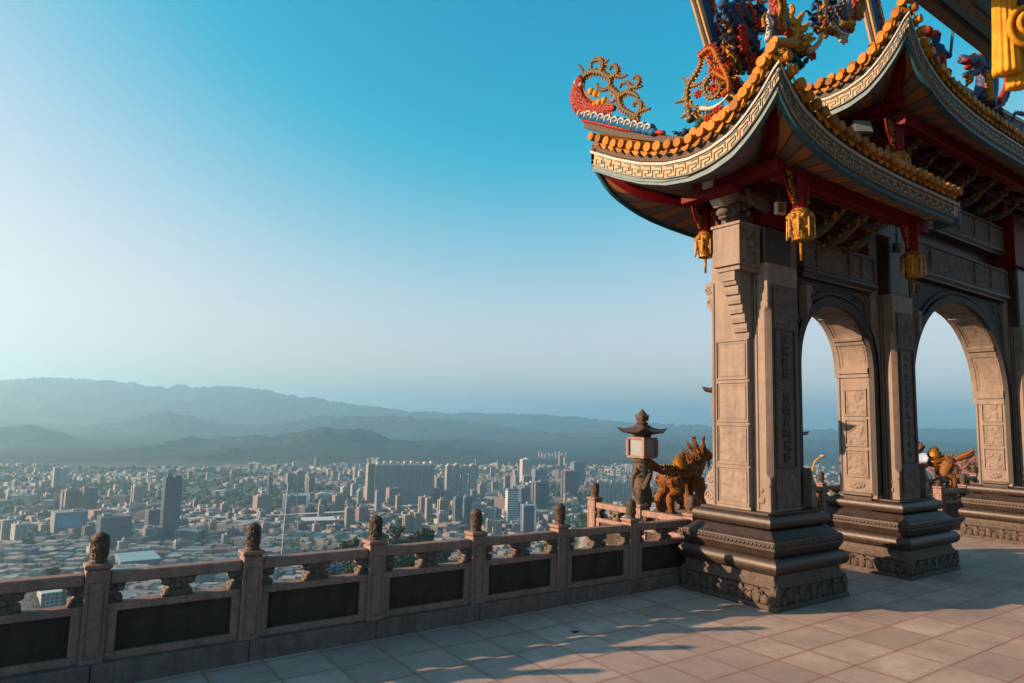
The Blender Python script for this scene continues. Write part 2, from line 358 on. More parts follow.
def terrain_mat():
    m, nt, b = new_mat("valley_ground"); tc = nt.new("ShaderNodeTexCoord"); a = nt.new("ShaderNodeAttribute"); a.attribute_name = "wood"
    n1 = nt.new("ShaderNodeTexNoise"); n1.inputs["Scale"].default_value = .004; n1.inputs["Detail"].default_value = 10; n1.inputs["Roughness"].default_value = .65; nt.link(tc.outputs["Object"], n1.inputs["Vector"])
    n2 = nt.new("ShaderNodeTexNoise"); n2.inputs["Scale"].default_value = .025; n2.inputs["Detail"].default_value = 8; n2.inputs["Roughness"].default_value = .7; nt.link(tc.outputs["Object"], n2.inputs["Vector"])
    city = nt.mix(nt.math("GREATER_THAN", n1.outputs[0], .5), (.14, .14, .14), (.055, .07, .04)); city = nt.mix(nt.math("GREATER_THAN", n2.outputs[0], .56), city, (.22, .21, .2))
    wr = nt.new("ShaderNodeMapRange"); nt.link(n2.outputs[0], wr.inputs[0]); wr.inputs[1].default_value = .35; wr.inputs[2].default_value = .65
    wood = nt.mix(wr.outputs[0], (.004, .009, .008), (.026, .037, .026))
    nt.link(nt.mix(a.outputs["Fac"], city, wood), b.inputs["Base Color"]); b.inputs["Roughness"].default_value = .9; b.inputs["Specular IOR Level"].default_value = .1
    bp = nt.new("ShaderNodeBump"); bp.inputs["Strength"].default_value = .8; bp.inputs["Distance"].default_value = 25
    nt.link(n2.outputs[0], bp.inputs["Height"]); nt.link(bp.outputs[0], b.inputs["Normal"])
    return m
M["terrain"] = terrain_mat()

# ------------------------------------------------------------------ sky, sun, air
SUN_AZ, SUN_EL = radians(153), radians(15.6)        # direction towards the sun, from +X
sdir = Vector((cos(SUN_AZ) * cos(SUN_EL), sin(SUN_AZ) * cos(SUN_EL), sin(SUN_EL)))
w = bpy.data.worlds.new("World"); SC.world = w; w.use_nodes = True
nt = NT(w); bg = nt.n["Background"]
sky = nt.new("ShaderNodeTexSky"); sky.sky_type = "NISHITA"; sky.sun_disc = False; sky.sun_elevation = SUN_EL
sky.sun_rotation = radians(90) - SUN_AZ; sky.altitude = 300; sky.air_density = 1.0; sky.dust_density = 2.0; sky.ozone_density = 1.5
sp_ = nt.new("ShaderNodeSeparateColor"); cb_ = nt.new("ShaderNodeCombineColor"); nt.link(sky.outputs[0], sp_.inputs[0])
K_ = SKY * 2 ** EXPO      # clearer, bluer air than the standard sky: less red high up, cream near the sun
for i_, (off_, gain_, top_, e_) in enumerate(SKYGRADE):      # soft toe and soft shoulder, so that the gradient stays even
    d_ = nt.math("SUBTRACT", nt.math("MULTIPLY", sp_.outputs[i_], K_), off_)
    x_ = nt.math("MULTIPLY", nt.math("ADD", nt.math("SQRT", nt.math("ADD", nt.math("MULTIPLY", d_, d_), e_ * e_)), d_), gain_ / 2)
    den_ = nt.math("POWER", nt.math("ADD", nt.math("POWER", nt.math("DIVIDE", x_, top_), 2.5), 1.0), 1 / 2.5)
    nt.link(nt.math("DIVIDE", nt.math("DIVIDE", x_, den_), K_), cb_.inputs[i_])
nt.link(cb_.outputs[0], bg.inputs[0]); bg.inputs[1].default_value = SKY
ld = bpy.data.lights.new("sun", "SUN"); ld.energy = SUN; ld.angle = radians(.5); ld.color = SUNCOL
lo = bpy.data.objects.new("sun", ld); COL.objects.link(lo); lo.rotation_euler = sdir.to_track_quat("Z", "Y").to_euler(); lo.location = sdir * 60
SC.view_settings.view_transform = "Standard"; SC.view_settings.look = "None"; SC.view_settings.gamma = 1; SC.view_settings.use_curve_mapping = False
SC.view_settings.exposure = EXPO
SC.cycles.use_denoising = True
SC.cycles.max_bounces = 6; SC.cycles.diffuse_bounces = 3; SC.cycles.glossy_bounces = 3; SC.cycles.volume_bounces = VB; SC.cycles.transparent_max_bounces = 8
if HAZE > 0:
    hb = MB().box(-27500, 27500, -27500, 27500, -262, 660)
    hm = bpy.data.materials.new("valley_air"); hm.use_nodes = True; ht = NT(hm)
    ht.n.remove(ht.n["Principled BSDF"]); pv = ht.new("ShaderNodeVolumePrincipled"); ht.link(pv.outputs[0], ht.n["Material Output"].inputs["Volume"])
    pv.inputs["Color"].default_value = (*HAZECOL, 1); pv.inputs["Density"].default_value = HAZE; pv.inputs["Anisotropy"].default_value = HAZEG
    ho = hb.build("haze", hm); tag(ho, "thin blue haze filling the valley", kind="stuff")
# ------------------------------------------------------------------ valley, hills, town
ZC = -250.0
def az_of(px, py=430): r = ray(px, py); return atan2(r.y, r.x)
RIDGES = [  # distance, half depth, [(px, py) of the crest]
    (12500, 1500, [(-80, 386), (0, 383), (50, 381), (100, 384), (150, 387), (200, 389), (260, 392), (300, 398), (330, 404), (365, 409), (400, 412), (450, 416), (500, 416.5), (560, 418), (620, 424), (700, 428), (800, 433), (900, 432), (1024, 434), (1100, 436)]),
    (8600, 800, [(-80, 424), (0, 425), (60, 432), (100, 430), (135, 420), (170, 414), (200, 421), (225, 428), (256, 430), (300, 423), (330, 418), (400, 419), (450, 424), (500, 431), (560, 436), (650, 439), (720, 440), (850, 445), (1024, 446)]),
    (6300, 480, [(-80, 424), (0, 427), (30, 430), (70, 440), (110, 450), (150, 458), (380, 452), (420, 440), (470, 443), (520, 450), (560, 456), (620, 452), (660, 447), (720, 452), (860, 458), (1024, 456)]),
    (5000, 430, [(60, 470), (130, 453), (165, 446), (200, 440), (220, 437.5), (240, 438), (270, 441), (300, 437), (322, 431.5), (340, 434), (358, 432), (372, 434), (388, 442), (430, 446), (470, 452), (510, 460), (550, 470), (640, 475), (1024, 478)]),
    (4100, 260, [(60, 476), (150, 474), (200, 462), (235, 457), (270, 462), (300, 460), (330, 466), (380, 474), (540, 483), (575, 478), (600, 471), (640, 468), (670, 474), (720, 484), (1024, 480)]),
]
def build_terrain():
    az = np.concatenate([np.radians(np.arange(-10, 118, .16)), np.radians(np.arange(118, 350, 4.0))])
    rr = np.concatenate([np.geomspace(16, 3300, 90), np.geomspace(3340, 15500, 150), np.geomspace(16000, 26500, 10)])
    A, R = np.meshgrid(az, rr)
    t = np.clip((R - 16) / (640 - 16), 0, 1)
    z = -7 + (ZC + 7) * (1 - (1 - t) ** 1.35)
    # wooded spur just below the terrace
    a0 = az_of(400); a1 = az_of(600)
    spur = (lambda aa, r0, wa, wr, h: h * np.exp(-((A - aa) / wa) ** 2 - ((R - r0) / wr) ** 2))
    z = z + spur(a0, 560, .22, 120, 140) + spur(a1, 840, .055, 150, 148) + spur(az_of(50), 780, .11, 130, 92)
    wood = np.where(R < 700, 1.0, 0.0)
    base = z.copy()
    rng = np.random.RandomState(3)
    def fbm(scale, octs, seed):
        out = np.zeros_like(A); x = R * np.cos(A) / scale; y = R * np.sin(A) / scale; r = np.random.RandomState(seed)
        for o in range(octs):
            s = 2.0 ** o
            for _ in range(4):
                th = r.rand() * 6.28; ph = r.rand() * 6.28
                out += np.sin((x * np.cos(th) + y * np.sin(th)) * s * 2 + ph + 1.3 * np.sin((y * np.cos(th) - x * np.sin(th)) * s * 1.3 + ph * 2)) / s / 4
        return out
    n = fbm(900, 6, 5); n2 = fbm(520, 6, 17); gul = 1 - 2 * np.abs(np.clip(n2 * 1.3, -1, 1))
    for D, W, pts in RIDGES:
        pa = np.array([az_of(p[0], p[1]) for p in pts]); pz = np.array([at_range(p[0], p[1], D).z for p in pts])
        o = np.argsort(pa); pa = pa[o]; pz = pz[o]
        crest = np.interp(A, pa, pz)
        u = np.abs(R - D - n * W * .25) / W
        prof = np.exp(-u ** 1.6)
        # spurs running down the flanks make the slopes uneven, the crest itself keeps its outline
        crest = crest + gul * D * .0016
        hz = ZC + (crest - ZC) * prof * (1 + .55 * n * (1 - prof)) + n * (D / 500.0) * .9 + gul * (14 + D * .0042) * np.clip(prof * (1.25 - prof) * 3, 0, 1)
        z = np.maximum(z, np.where(prof > .02, hz, ZC - 5))
    wood = np.maximum(np.maximum(wood, np.clip((z - base - 12) / 20, 0, 1)), np.clip((R - 3300) / 500, 0, 1))
    V = np.stack([R * np.cos(A), R * np.sin(A), z], -1).reshape(-1, 3)
    nr, na = A.shape
    i = np.arange(nr - 1)[:, None] * na + np.arange(na)[None, :]
    j = np.arange(nr - 1)[:, None] * na + (np.arange(na)[None, :] + 1) % na
    F = np.stack([i, j, j + na, i + na], -1).reshape(-1, 4)
    me = bpy.data.meshes.new("terrain"); me.vertices.add(len(V)); me.vertices.foreach_set("co", V.ravel())
    me.loops.add(F.size); me.loops.foreach_set("vertex_index", F.ravel().astype(np.int32))
    me.polygons.add(len(F)); me.polygons.foreach_set("loop_start", np.arange(0, F.size, 4, dtype=np.int32)); me.polygons.foreach_set("loop_total", np.full(len(F), 4, np.int32))
    me.update(calc_edges=True); me.validate()
    at = me.attributes.new("wood", "FLOAT", "POINT"); at.data.foreach_set("value", wood.ravel().astype(np.float32))
    me.materials.append(M["terrain"]); me.shade_smooth()
    o = bpy.data.objects.new("terrain", me); COL.objects.link(o); tag(o, "valley floor and blue wooded hills fading into the haze", kind="structure")
    return az, rr, z
T_AZ, T_RR, T_Z = build_terrain()
def ground_z(x, y):
    a = atan2(y, x); r = hypot(x, y)
    ia = int(np.clip(np.searchsorted(T_AZ[:800], a), 1, 799)); ir = int(np.clip(np.searchsorted(T_RR, r), 1, len(T_RR) - 1))
    fa = (a - T_AZ[ia - 1]) / (T_AZ[ia] - T_AZ[ia - 1]); fr = (r - T_RR[ir - 1]) / (T_RR[ir] - T_RR[ir - 1])
    fa = min(max(fa, 0), 1); fr = min(max(fr, 0), 1)
    return float((T_Z[ir - 1, ia - 1] * (1 - fa) + T_Z[ir - 1, ia] * fa) * (1 - fr) + (T_Z[ir, ia - 1] * (1 - fa) + T_Z[ir, ia] * fa) * fr)
HR = np.concatenate([np.geomspace(180, 1400, 170), np.geomspace(1410, 12000, 150)])
NAZ = 800
def hit_ground(px, py):
    """where the line of sight first meets the ground"""
    r = ray(px, py)
    if r.z >= -.005: return None
    hl = hypot(r.x, r.y); a = atan2(r.y, r.x)
    ia = int(np.clip(np.searchsorted(T_AZ[:NAZ], a), 1, NAZ - 1)); fa = min(max((a - T_AZ[ia - 1]) / (T_AZ[ia] - T_AZ[ia - 1]), 0), 1)
    prof = T_Z[:, ia - 1] * (1 - fa) + T_Z[:, ia] * fa
    g = np.interp(HR, T_RR, prof); zr = EYE.z + HR * (r.z / hl); k = np.nonzero(zr <= g)[0]
    if len(k) == 0: return None
    k = int(k[0])
    if k == 0: R = HR[0]
    else:
        d0 = zr[k - 1] - g[k - 1]; d1 = zr[k] - g[k]; R = HR[k - 1] + (HR[k] - HR[k - 1]) * d0 / (d0 - d1)
    return EYE + r * (R / hl)

def wall_mesh(w, d, z0, z1, outline=None):
    """walls of a block with UVs in metres; outline is an optional polygon in the plan"""
    pl = outline or [(-w / 2, -d / 2), (w / 2, -d / 2), (w / 2, d / 2), (-w / 2, d / 2)]
    vs, fs, uv, u = [], [], [], 0
    n = len(pl)
    for i in range(n):
        a, b = pl[i], pl[(i + 1) % n]; L = hypot(b[0] - a[0], b[1] - a[1]); k = len(vs)
        vs += [(a[0], a[1], z0), (b[0], b[1], z0), (b[0], b[1], z1), (a[0], a[1], z1)]; fs.append((k, k + 1, k + 2, k + 3))
        uv += [(u, z0), (u + L, z0), (u + L, z1), (u, z1)]; u += L
    k = len(vs); vs += [(x, y, z1) for x, y in pl]; fs.append(tuple(range(k, k + n))); uv += [(.01, .01)] * n
    me = bpy.data.meshes.new("wall"); me.from_pydata(vs, [], fs); me.update()
    l = me.uv_layers.new(name="UVMap"); l.data.foreach_set("uv", np.array(uv, np.float32).ravel())
    return me
NB = []
def block(name, label, cat, px0, px1, pt, pb, col, glass=False, group=None, notch=0, crown=None, theta=.42, dr=.75, roofcol=None, R=None, seed=0, extra=None):
    rnd = random.Random(seed * 7919 + int(px0 * 13 + pt))
    pm = (px0 + px1) / 2
    p = hit_ground(pm, pb)
    if p is None: return None
    dist = (p - EYE).dot(CF); Wm = (px1 - px0) / FPX * dist; H = (pb - pt) / FPX * dist
    w = Wm / (cos(theta) + dr * sin(theta)); d = w * dr
    az = atan2(p.y, p.x) - pi / 2 + theta
    # the pixel marks the near foot: step back half the depth
    c = Vector((p.x, p.y, 0)) + Vector((cos(az + pi / 2), sin(az + pi / 2), 0)) * (d * .5)
    z = min(p.z, ground_z(c.x, c.y)) - 2
    t = thing(name, label, cat, (c.x, c.y, z), group); t.rotation_euler.z = az
    h = H + p.z - z
    out = None
    if notch:
        q = w * .12; e = d * .1
        out = [(-w / 2, -d / 2), (-q * 1.6, -d / 2), (-q * 1.6, -d / 2 + e), (q * 1.6, -d / 2 + e), (q * 1.6, -d / 2), (w / 2, -d / 2), (w / 2, -q), (w / 2 - e, -q), (w / 2 - e, q), (w / 2, q), (w / 2, d / 2), (-w / 2, d / 2), (-w / 2, q), (-w / 2 + e, q), (-w / 2 + e, -q), (-w / 2, -q)]
    o = bpy.data.objects.new("wall", wall_mesh(w, d, 0, h, out)); COL.objects.link(o); o.parent = t
    o.data.materials.append(M["facade_glass" if glass else "facade"]); o.color = (*col, 1)
    r = MB(); k = max(1, h * .012)
    r.box(-w / 2 - .2, w / 2 + .2, -d / 2 - .2, d / 2 + .2, h, h + 1.1)
    if crown is None: crown = rnd.choice((1, 1, 2, 3))
    for _ in range(crown):
        a, b = rnd.uniform(-.3, .3) * w, rnd.uniform(-.3, .3) * d; sw, sd = rnd.uniform(.08, .2) * w, rnd.uniform(.1, .25) * d
        r.box(a - sw, a + sw, b - sd, b + sd, h + 1.1 - .01, h + 1.1 + rnd.uniform(2.5, 6))
    ro = r.build("roof", M["roofobj"], t, world=False); ro.color = (*(roofcol or tuple(min(1, x * 1.1) for x in col)), 1)
    if extra: extra(t, w, d, h)
    NB.append((c.x, c.y, max(w, d) * .7))
    return t
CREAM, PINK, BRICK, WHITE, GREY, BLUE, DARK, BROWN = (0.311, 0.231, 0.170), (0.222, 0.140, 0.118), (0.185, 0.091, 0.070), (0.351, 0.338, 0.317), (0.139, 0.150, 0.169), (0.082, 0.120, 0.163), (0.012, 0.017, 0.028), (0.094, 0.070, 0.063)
def balconies(n=5, col=(.6, .5, .42)):
    def f(t, w, d, h):
        for k in range(n):
            m = MB(); x = -w / 2 + w * (k + .5) / n
            for zf in range(2, int(h / 3.3)):
                m.box(x - w * .28 / n, x + w * .28 / n, -d / 2 - 1.1, -d / 2, zf * 3.3, zf * 3.3 + 1.0)
            o = m.build("balcony", M["roofobj"], t, world=False); o.color = (*col, 1)
    return f
def white_frame(t, w, d, h):
    m = MB(); e = w * .09
    m.box(-w / 2 - .6, -w / 2 + e, -d / 2 - 1.2, -d / 2, 0, h + 3); m.box(w / 2 - e, w / 2 + .6, -d / 2 - 1.2, -d / 2, 0, h + 3); m.box(-w / 2 + e, w / 2 - e, -d / 2 - 1.2, -d / 2, h - 1, h + 3)
    o = m.build("frame", M["roofobj"], t, world=False); o.color = (.85, .84, .82, 1)
def stripes(t, w, d, h):
    m = MB()
    for zf in range(1, int(h / 4.2)): m.box(-w / 2 - .7, w / 2 + .7, -d / 2 - .7, d / 2 + .7, zf * 4.2, zf * 4.2 + 1.5)
    o = m.build("balcony_band", M["roofobj"], t, world=False); o.color = (.82, .8, .77, 1)
def slab_extra(t, w, d, h):
    balconies(9, (.26, .23, .2))(t, w, d, h); m = MB()
    for k in range(9): x = -w * .46 + w * .92 * k / 8; m.box(x - 3.2, x + 3.2, -d * .35, d * .35, h + 1.1, h + 8 + (k % 3) * 1.5)
    o = m.build("roof_turret", M["roofobj"], t, world=False); o.color = (.5, .42, .33, 1)
def screen(t, w, d, h):
    m = MB(); m.box(-w * .42, w * .3, -d / 2 - .8, -d / 2, h * .35, h * .85); o = m.build("panel", M["roofobj"], t, world=False); o.color = (.06, .25, .45, 1)
L = "office_tower", "apartment_block", "apartment_tower", "low_building"
SPECS = [
    ("office_tower", "near black glass tower standing alone, tallest in the western half of the town", "tower", 160.5, 178.7, 479, 541, DARK, dict(glass=True, crown=3, theta=.25)),
    ("office_tower", "dark lower glass block pressed against the tall black tower", "tower", 145.6, 160.5, 511, 538, (.06, .075, .09), dict(glass=True)),
    ("office_block", "wide dark slate office block with curved dark flank, west of the black tower", "office", 98.7, 130, 518, 548, (.06, .075, .085), dict(glass=True, crown=1, theta=.2)),
    ("office_block", "small grey twin-stepped block at the foot of the black tower", "office", 145, 164, 529, 543, GREY, {}),
    ("exhibition_hall", "wide grey hall with a large blue panel across its front", "hall", 54, 86, 513, 534, GREY, dict(extra=screen, theta=.2, crown=1)),
    ("apartment_block", "pink apartment block with uneven roof behind the blue-panelled hall", "apartments", 63, 80, 491, 515, PINK, dict(notch=1)),
    ("apartment_block", "brownish pink apartment block joined to the pink one behind the hall", "apartments", 81, 97, 489, 515, BROWN, dict(notch=1)),
    ("apartment_tower", "western one of two slim white towers standing far off alone", "tower", 52.7, 59, 468, 487, WHITE, dict(crown=1)),
    ("apartment_tower", "eastern one of two slim white towers standing far off alone", "tower", 60.2, 66.8, 468, 487, WHITE, dict(crown=1)),
    ("apartment_tower", "cream tower with a lit side, beside the blue tower crane", "tower", 132, 143.5, 487, 506, CREAM, dict(notch=1)),
    ("apartment_block", "low pink block with flat roof in front of the blue crane", "apartments", 91.7, 113, 511, 522, PINK, {}),
    ("apartment_block", "pale white stepped block at the western end of the town", "apartments", 0, 12, 521, 543, WHITE, dict(notch=1)),
    ("apartment_block", "pale white block next to the stepped white one in the west", "apartments", 13, 28, 525, 544, WHITE, {}),
    ("apartment_block", "long grey slab block with a row of roof turrets, biggest in the middle of town", "apartments", 374, 434, 466, 504, (.33, .33, .33), dict(crown=0, theta=.12, dr=.25, extra=slab_extra, notch=0)),
    ("apartment_tower", "cream sunlit tower at the western end of the long slab block", "tower", 365.5, 374.5, 465, 504, CREAM, dict(crown=1)),
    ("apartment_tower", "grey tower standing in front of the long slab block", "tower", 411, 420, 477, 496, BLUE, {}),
    ("apartment_block", "pinkish grey block with a lit western side, just before the long slab", "apartments", 333, 346, 496, 512, PINK, {}),
    ("apartment_tower", "small bright cream tower left of the long slab block", "tower", 351, 358, 485, 496, WHITE, {}),
    ("apartment_block", "pinkish square block with lit western side behind the lattice pylon", "apartments", 254.8, 273, 497, 515, PINK, {}),
    ("apartment_block", "hazy grey block, first of a row of three under the wooded hill", "apartments", 286, 294, 474, 489, GREY, {}),
    ("apartment_block", "hazy grey block with the tallest roof, middle of a row of three under the hill", "apartments", 295, 305, 472, 489, GREY, {}),
    ("apartment_block", "hazy grey block, last of a row of three under the wooded hill", "apartments", 306, 315, 474, 490, GREY, {}),
    ("office_block", "grey hall with a tall white portal frame round its front", "office", 283, 308, 496, 513, (.2, .25, .28), dict(extra=white_frame, crown=0, theta=.1, glass=True)),
    ("low_building", "long low shed with pale flat roof east of the pylon", "warehouse", 302, 337, 521, 529, GREY, dict(theta=.1, crown=0, roofcol=(.5, .52, .53))),
    ("apartment_block", "brick red tall block with blue panel beside the green wood", "apartments", 357, 369, 508, 525, BRICK, {}),
    ("apartment_block", "cream brick double-topped block at the edge of the green wood", "apartments", 403, 413, 516, 536, CREAM, dict(notch=1)),
    ("apartment_block", "cream brick block joined east of the double-topped one at the wood", "apartments", 413, 423, 514, 536, CREAM, dict(notch=1)),
    ("apartment_tower", "cream tower with pointed roof just south of the long slab", "tower", 419, 430, 498, 519, CREAM, dict(notch=1)),
    ("apartment_tower", "cream tower with pointed roof and brown centre strip", "tower", 438, 449, 501, 521, CREAM, dict(notch=1)),
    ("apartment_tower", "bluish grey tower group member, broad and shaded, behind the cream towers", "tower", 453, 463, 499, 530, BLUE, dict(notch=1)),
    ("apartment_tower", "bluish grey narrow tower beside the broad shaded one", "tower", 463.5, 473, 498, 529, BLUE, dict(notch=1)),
    ("apartment_block", "grey shaded block between the brick red block and the cream pair", "apartments", 377, 392, 518, 534, GREY, {}),
    ("apartment_block", "pink block with rows of dark windows under the long slab", "apartments", 387, 402, 489, 507, PINK, {}),
    ("apartment_tower", "pale grey tower, westernmost of a cluster of four right of the slab", "tower", 445, 452, 466, 499, (.5, .47, .43), dict(notch=1)),
    ("apartment_tower", "pale grey tower, second of a cluster of four right of the slab", "tower", 453, 460, 465, 499, (.5, .47, .43), dict(notch=1)),
    ("apartment_tower", "pale grey tower, third of a cluster of four right of the slab", "tower", 461, 468, 467, 499, (.5, .47, .43), dict(notch=1)),
    ("apartment_tower", "pale grey tower, easternmost of a cluster of four right of the slab", "tower", 469, 477, 466, 499, (.5, .47, .43), dict(notch=1)),
    ("apartment_block", "mid grey block with lit cream side in front of the four-tower cluster", "apartments", 428, 441, 489, 502, PINK, {}),
    ("apartment_block", "second mid grey block with lit side before the four-tower cluster", "apartments", 442, 455, 491, 503, CREAM, {}),
    ("apartment_tower", "tall cream tower with flat cap standing alone near the lower hills", "tower", 520.7, 532, 460, 483, (.55, .47, .42), dict(crown=2)),
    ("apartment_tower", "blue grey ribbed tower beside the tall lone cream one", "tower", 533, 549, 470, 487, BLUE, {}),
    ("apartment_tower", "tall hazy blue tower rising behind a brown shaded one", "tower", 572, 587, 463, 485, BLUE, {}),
    ("apartment_tower", "broad brown shaded tower in front of the hazy blue one", "tower", 562.6, 580, 472, 498, BROWN, dict(notch=1)),
    ("office_tower", "white banded tower with balcony stripes on every floor", "tower", 506, 519, 490, 523, GREY, dict(extra=stripes, theta=.3, crown=1)),
    ("office_tower", "dark blue tower standing directly behind the glass tower with white frame", "tower", 519.5, 531, 489, 513, (.07, .1, .13), dict(glass=True)),
    ("office_tower", "blue glass tower with a white frame round its front", "tower", 520.7, 536.8, 506, 535, (.08, .13, .18), dict(extra=white_frame, glass=True, crown=1, theta=.3)),
    ("apartment_tower", "broad dark brown tower right behind the glass towers", "tower", 533, 551, 483, 511, BROWN, dict(notch=1)),
    ("apartment_tower", "slim grey tower with lit edge between cluster and white banded tower", "tower", 504, 511, 476, 490, PINK, {}),
    ("apartment_block", "cream gabled block nearest the terrace, west of the white banded tower", "apartments", 486, 493, 521, 537, CREAM, dict(notch=1)),
    ("apartment_block", "second cream block beside the gabled one near the green wood", "apartments", 494, 503, 524, 537, CREAM, dict(notch=1)),
    ("apartment_block", "pink brick low block at the foot of the glass tower", "apartments", 512, 521, 525, 537, PINK, {}),
    ("low_building", "very wide building with a teal blue flat roof just below the balustrade", "warehouse", 119, 162, 561, 569, BLUE, dict(theta=.15, crown=0, dr=1.3, roofcol=(.12, .3, .38))),
    ("low_building", "low white building with lit front seen through the balustrade gap", "warehouse", 40, 62, 594, 606, WHITE, dict(theta=.2, crown=0, dr=1.2, roofcol=(.4, .46, .5))),
    ("low_building", "grey blue workshop with flat roof seen under the handrail", "warehouse", 190, 215, 571, 588, GREY, dict(theta=.2, crown=0, roofcol=(.2, .4, .5))),
    ("low_building", "white building with bright blue roof under the third baluster bay", "warehouse", 324, 352, 567, 580, WHITE, dict(theta=.3, crown=0, dr=1.2, roofcol=(.03, .2, .5))),
    ("low_building", "dark green roofed shed seen beside the fourth post", "warehouse", 390, 412, 560, 569, GREY, dict(theta=.2, crown=0, roofcol=(.05, .2, .22))),
]
for i, (n_, lb, ct, a, b, c_, d_, colr, kw) in enumerate(SPECS): block(n_, lb, ct, a, b, c_, d_, colr, seed=i, **kw)
def turrets():
    for k in range(9):
        x = 378 + k * 6.6; 
for k in range(8):
    xs = 597.5 + k * 4.5
    block("apartment_tower", "white slab tower in the close row of eight beside the stone lantern", "tower", xs, xs + 4.1, 481 + (k % 3) * 1.5, 504, WHITE, group="row of eight white towers beside the lantern", crown=1, seed=90 + k)
for k in range(3):
    xs = 650 + k * 4.6
    block("apartment_tower", "white tower right of the stone lantern, under the golden beast's tail", "tower", xs, xs + 4.2, 487 + k, 501, WHITE, group="three white towers between lantern and golden beast", crown=1, seed=110 + k)
for k in range(16):
    xs = 538 + (k % 9) * 3.4 + random.random(); yb = 455.5 + (k // 9) * 2.4 + random.random()
    block("apartment_block", "tiny white block far off at the foot of the blue hills", "apartments", xs, xs + 2.4, yb - random.uniform(2, 4.5), yb, WHITE, group="tiny white far blocks at the hill foot", crown=1, seed=130 + k)
for k in range(12):
    xs = 598 + k * 3 + random.random(); yb = 473 + random.random() * 2
    block("apartment_block", "small white far block on the low hill behind the stone lantern", "apartments", xs, xs + 2.3, yb - random.uniform(2.5, 4.5), yb, WHITE, group="white far blocks on the low hill", crown=1, seed=160 + k)
# the rest of the town, block by block
KINDS = [("cream", CREAM), ("pink", PINK), ("grey", (.24, .24, .25)), ("white", WHITE), ("brick red", BRICK), ("slate blue", BLUE), ("brown", BROWN)]
rg = random.Random(21)
def free(c, r):
    return all(hypot(c.x - x, c.y - y) > (r + q) * .95 for x, y, q in NB)
AREAS = [(0, 110, "in the western haze"), (110, 240, "around the black tower"), (240, 360, "near the lattice pylon"), (360, 480, "around the long slab"), (480, 590, "around the white banded tower"), (590, 720, "beyond the stone lantern"), (800, 990, "seen through the gate arches")]
made = 0
for tries in range(4000):
    if made >= 225: break
    x = rg.uniform(-5, 690) if rg.random() < .93 else rg.uniform(800, 985)
    y = 466 + 72 * rg.random() ** 1.3 if x > 240 else 474 + 90 * rg.random() ** 1.2
    if x > 545 and y > 505: continue
    if 345 < x < 640 and y > 545: continue
    if 540 < x < 720 and 476 < y < 500 and rg.random() < .6: continue
    p = hit_ground(x, y)
    if p is None or p.z > ZC + 14 or hypot(p.x, p.y) < 700: continue
    dist = (p - EYE).dot(CF)
    wm = rg.uniform(14, 28); tall = rg.random()
    dense = 1.0 if 340 < x < 560 else .45
    if 390 < x < 565: tall *= .75
    if x < 250: tall = .55 + tall * .45; wm *= .9
    hm_ = rg.uniform(14, 26) if tall > .6 * dense else rg.uniform(28, 48) if tall > .12 else rg.uniform(48, 68)
    wp = wm / dist * FPX
    if not free(p, wm * .6): continue
    kn, kc = rg.choices(KINDS, weights=(5, 4, 4, 5, 2, 3, 2))[0]
    ar = next((a for lo_, hi_, a in AREAS if lo_ <= x < hi_), "in the western haze")
    hk = "low" if hm_ < 27 else "mid-height" if hm_ < 58 else "tall"
    v = rg.uniform(.8, 1.15)
    lab = f"{hk} {kn} apartment block {ar}"
    if block("apartment_block", lab, "apartments", x - wp / 2, x + wp / 2, y - hm_ / dist * FPX, y, tuple(min(.8, q * v) for q in kc), group=lab.replace("block", "blocks"), notch=int(rg.random() < .4), theta=rg.choice((.42, .42, .3, .55, -.5)), dr=rg.uniform(.55, 1), seed=300 + made): made += 1

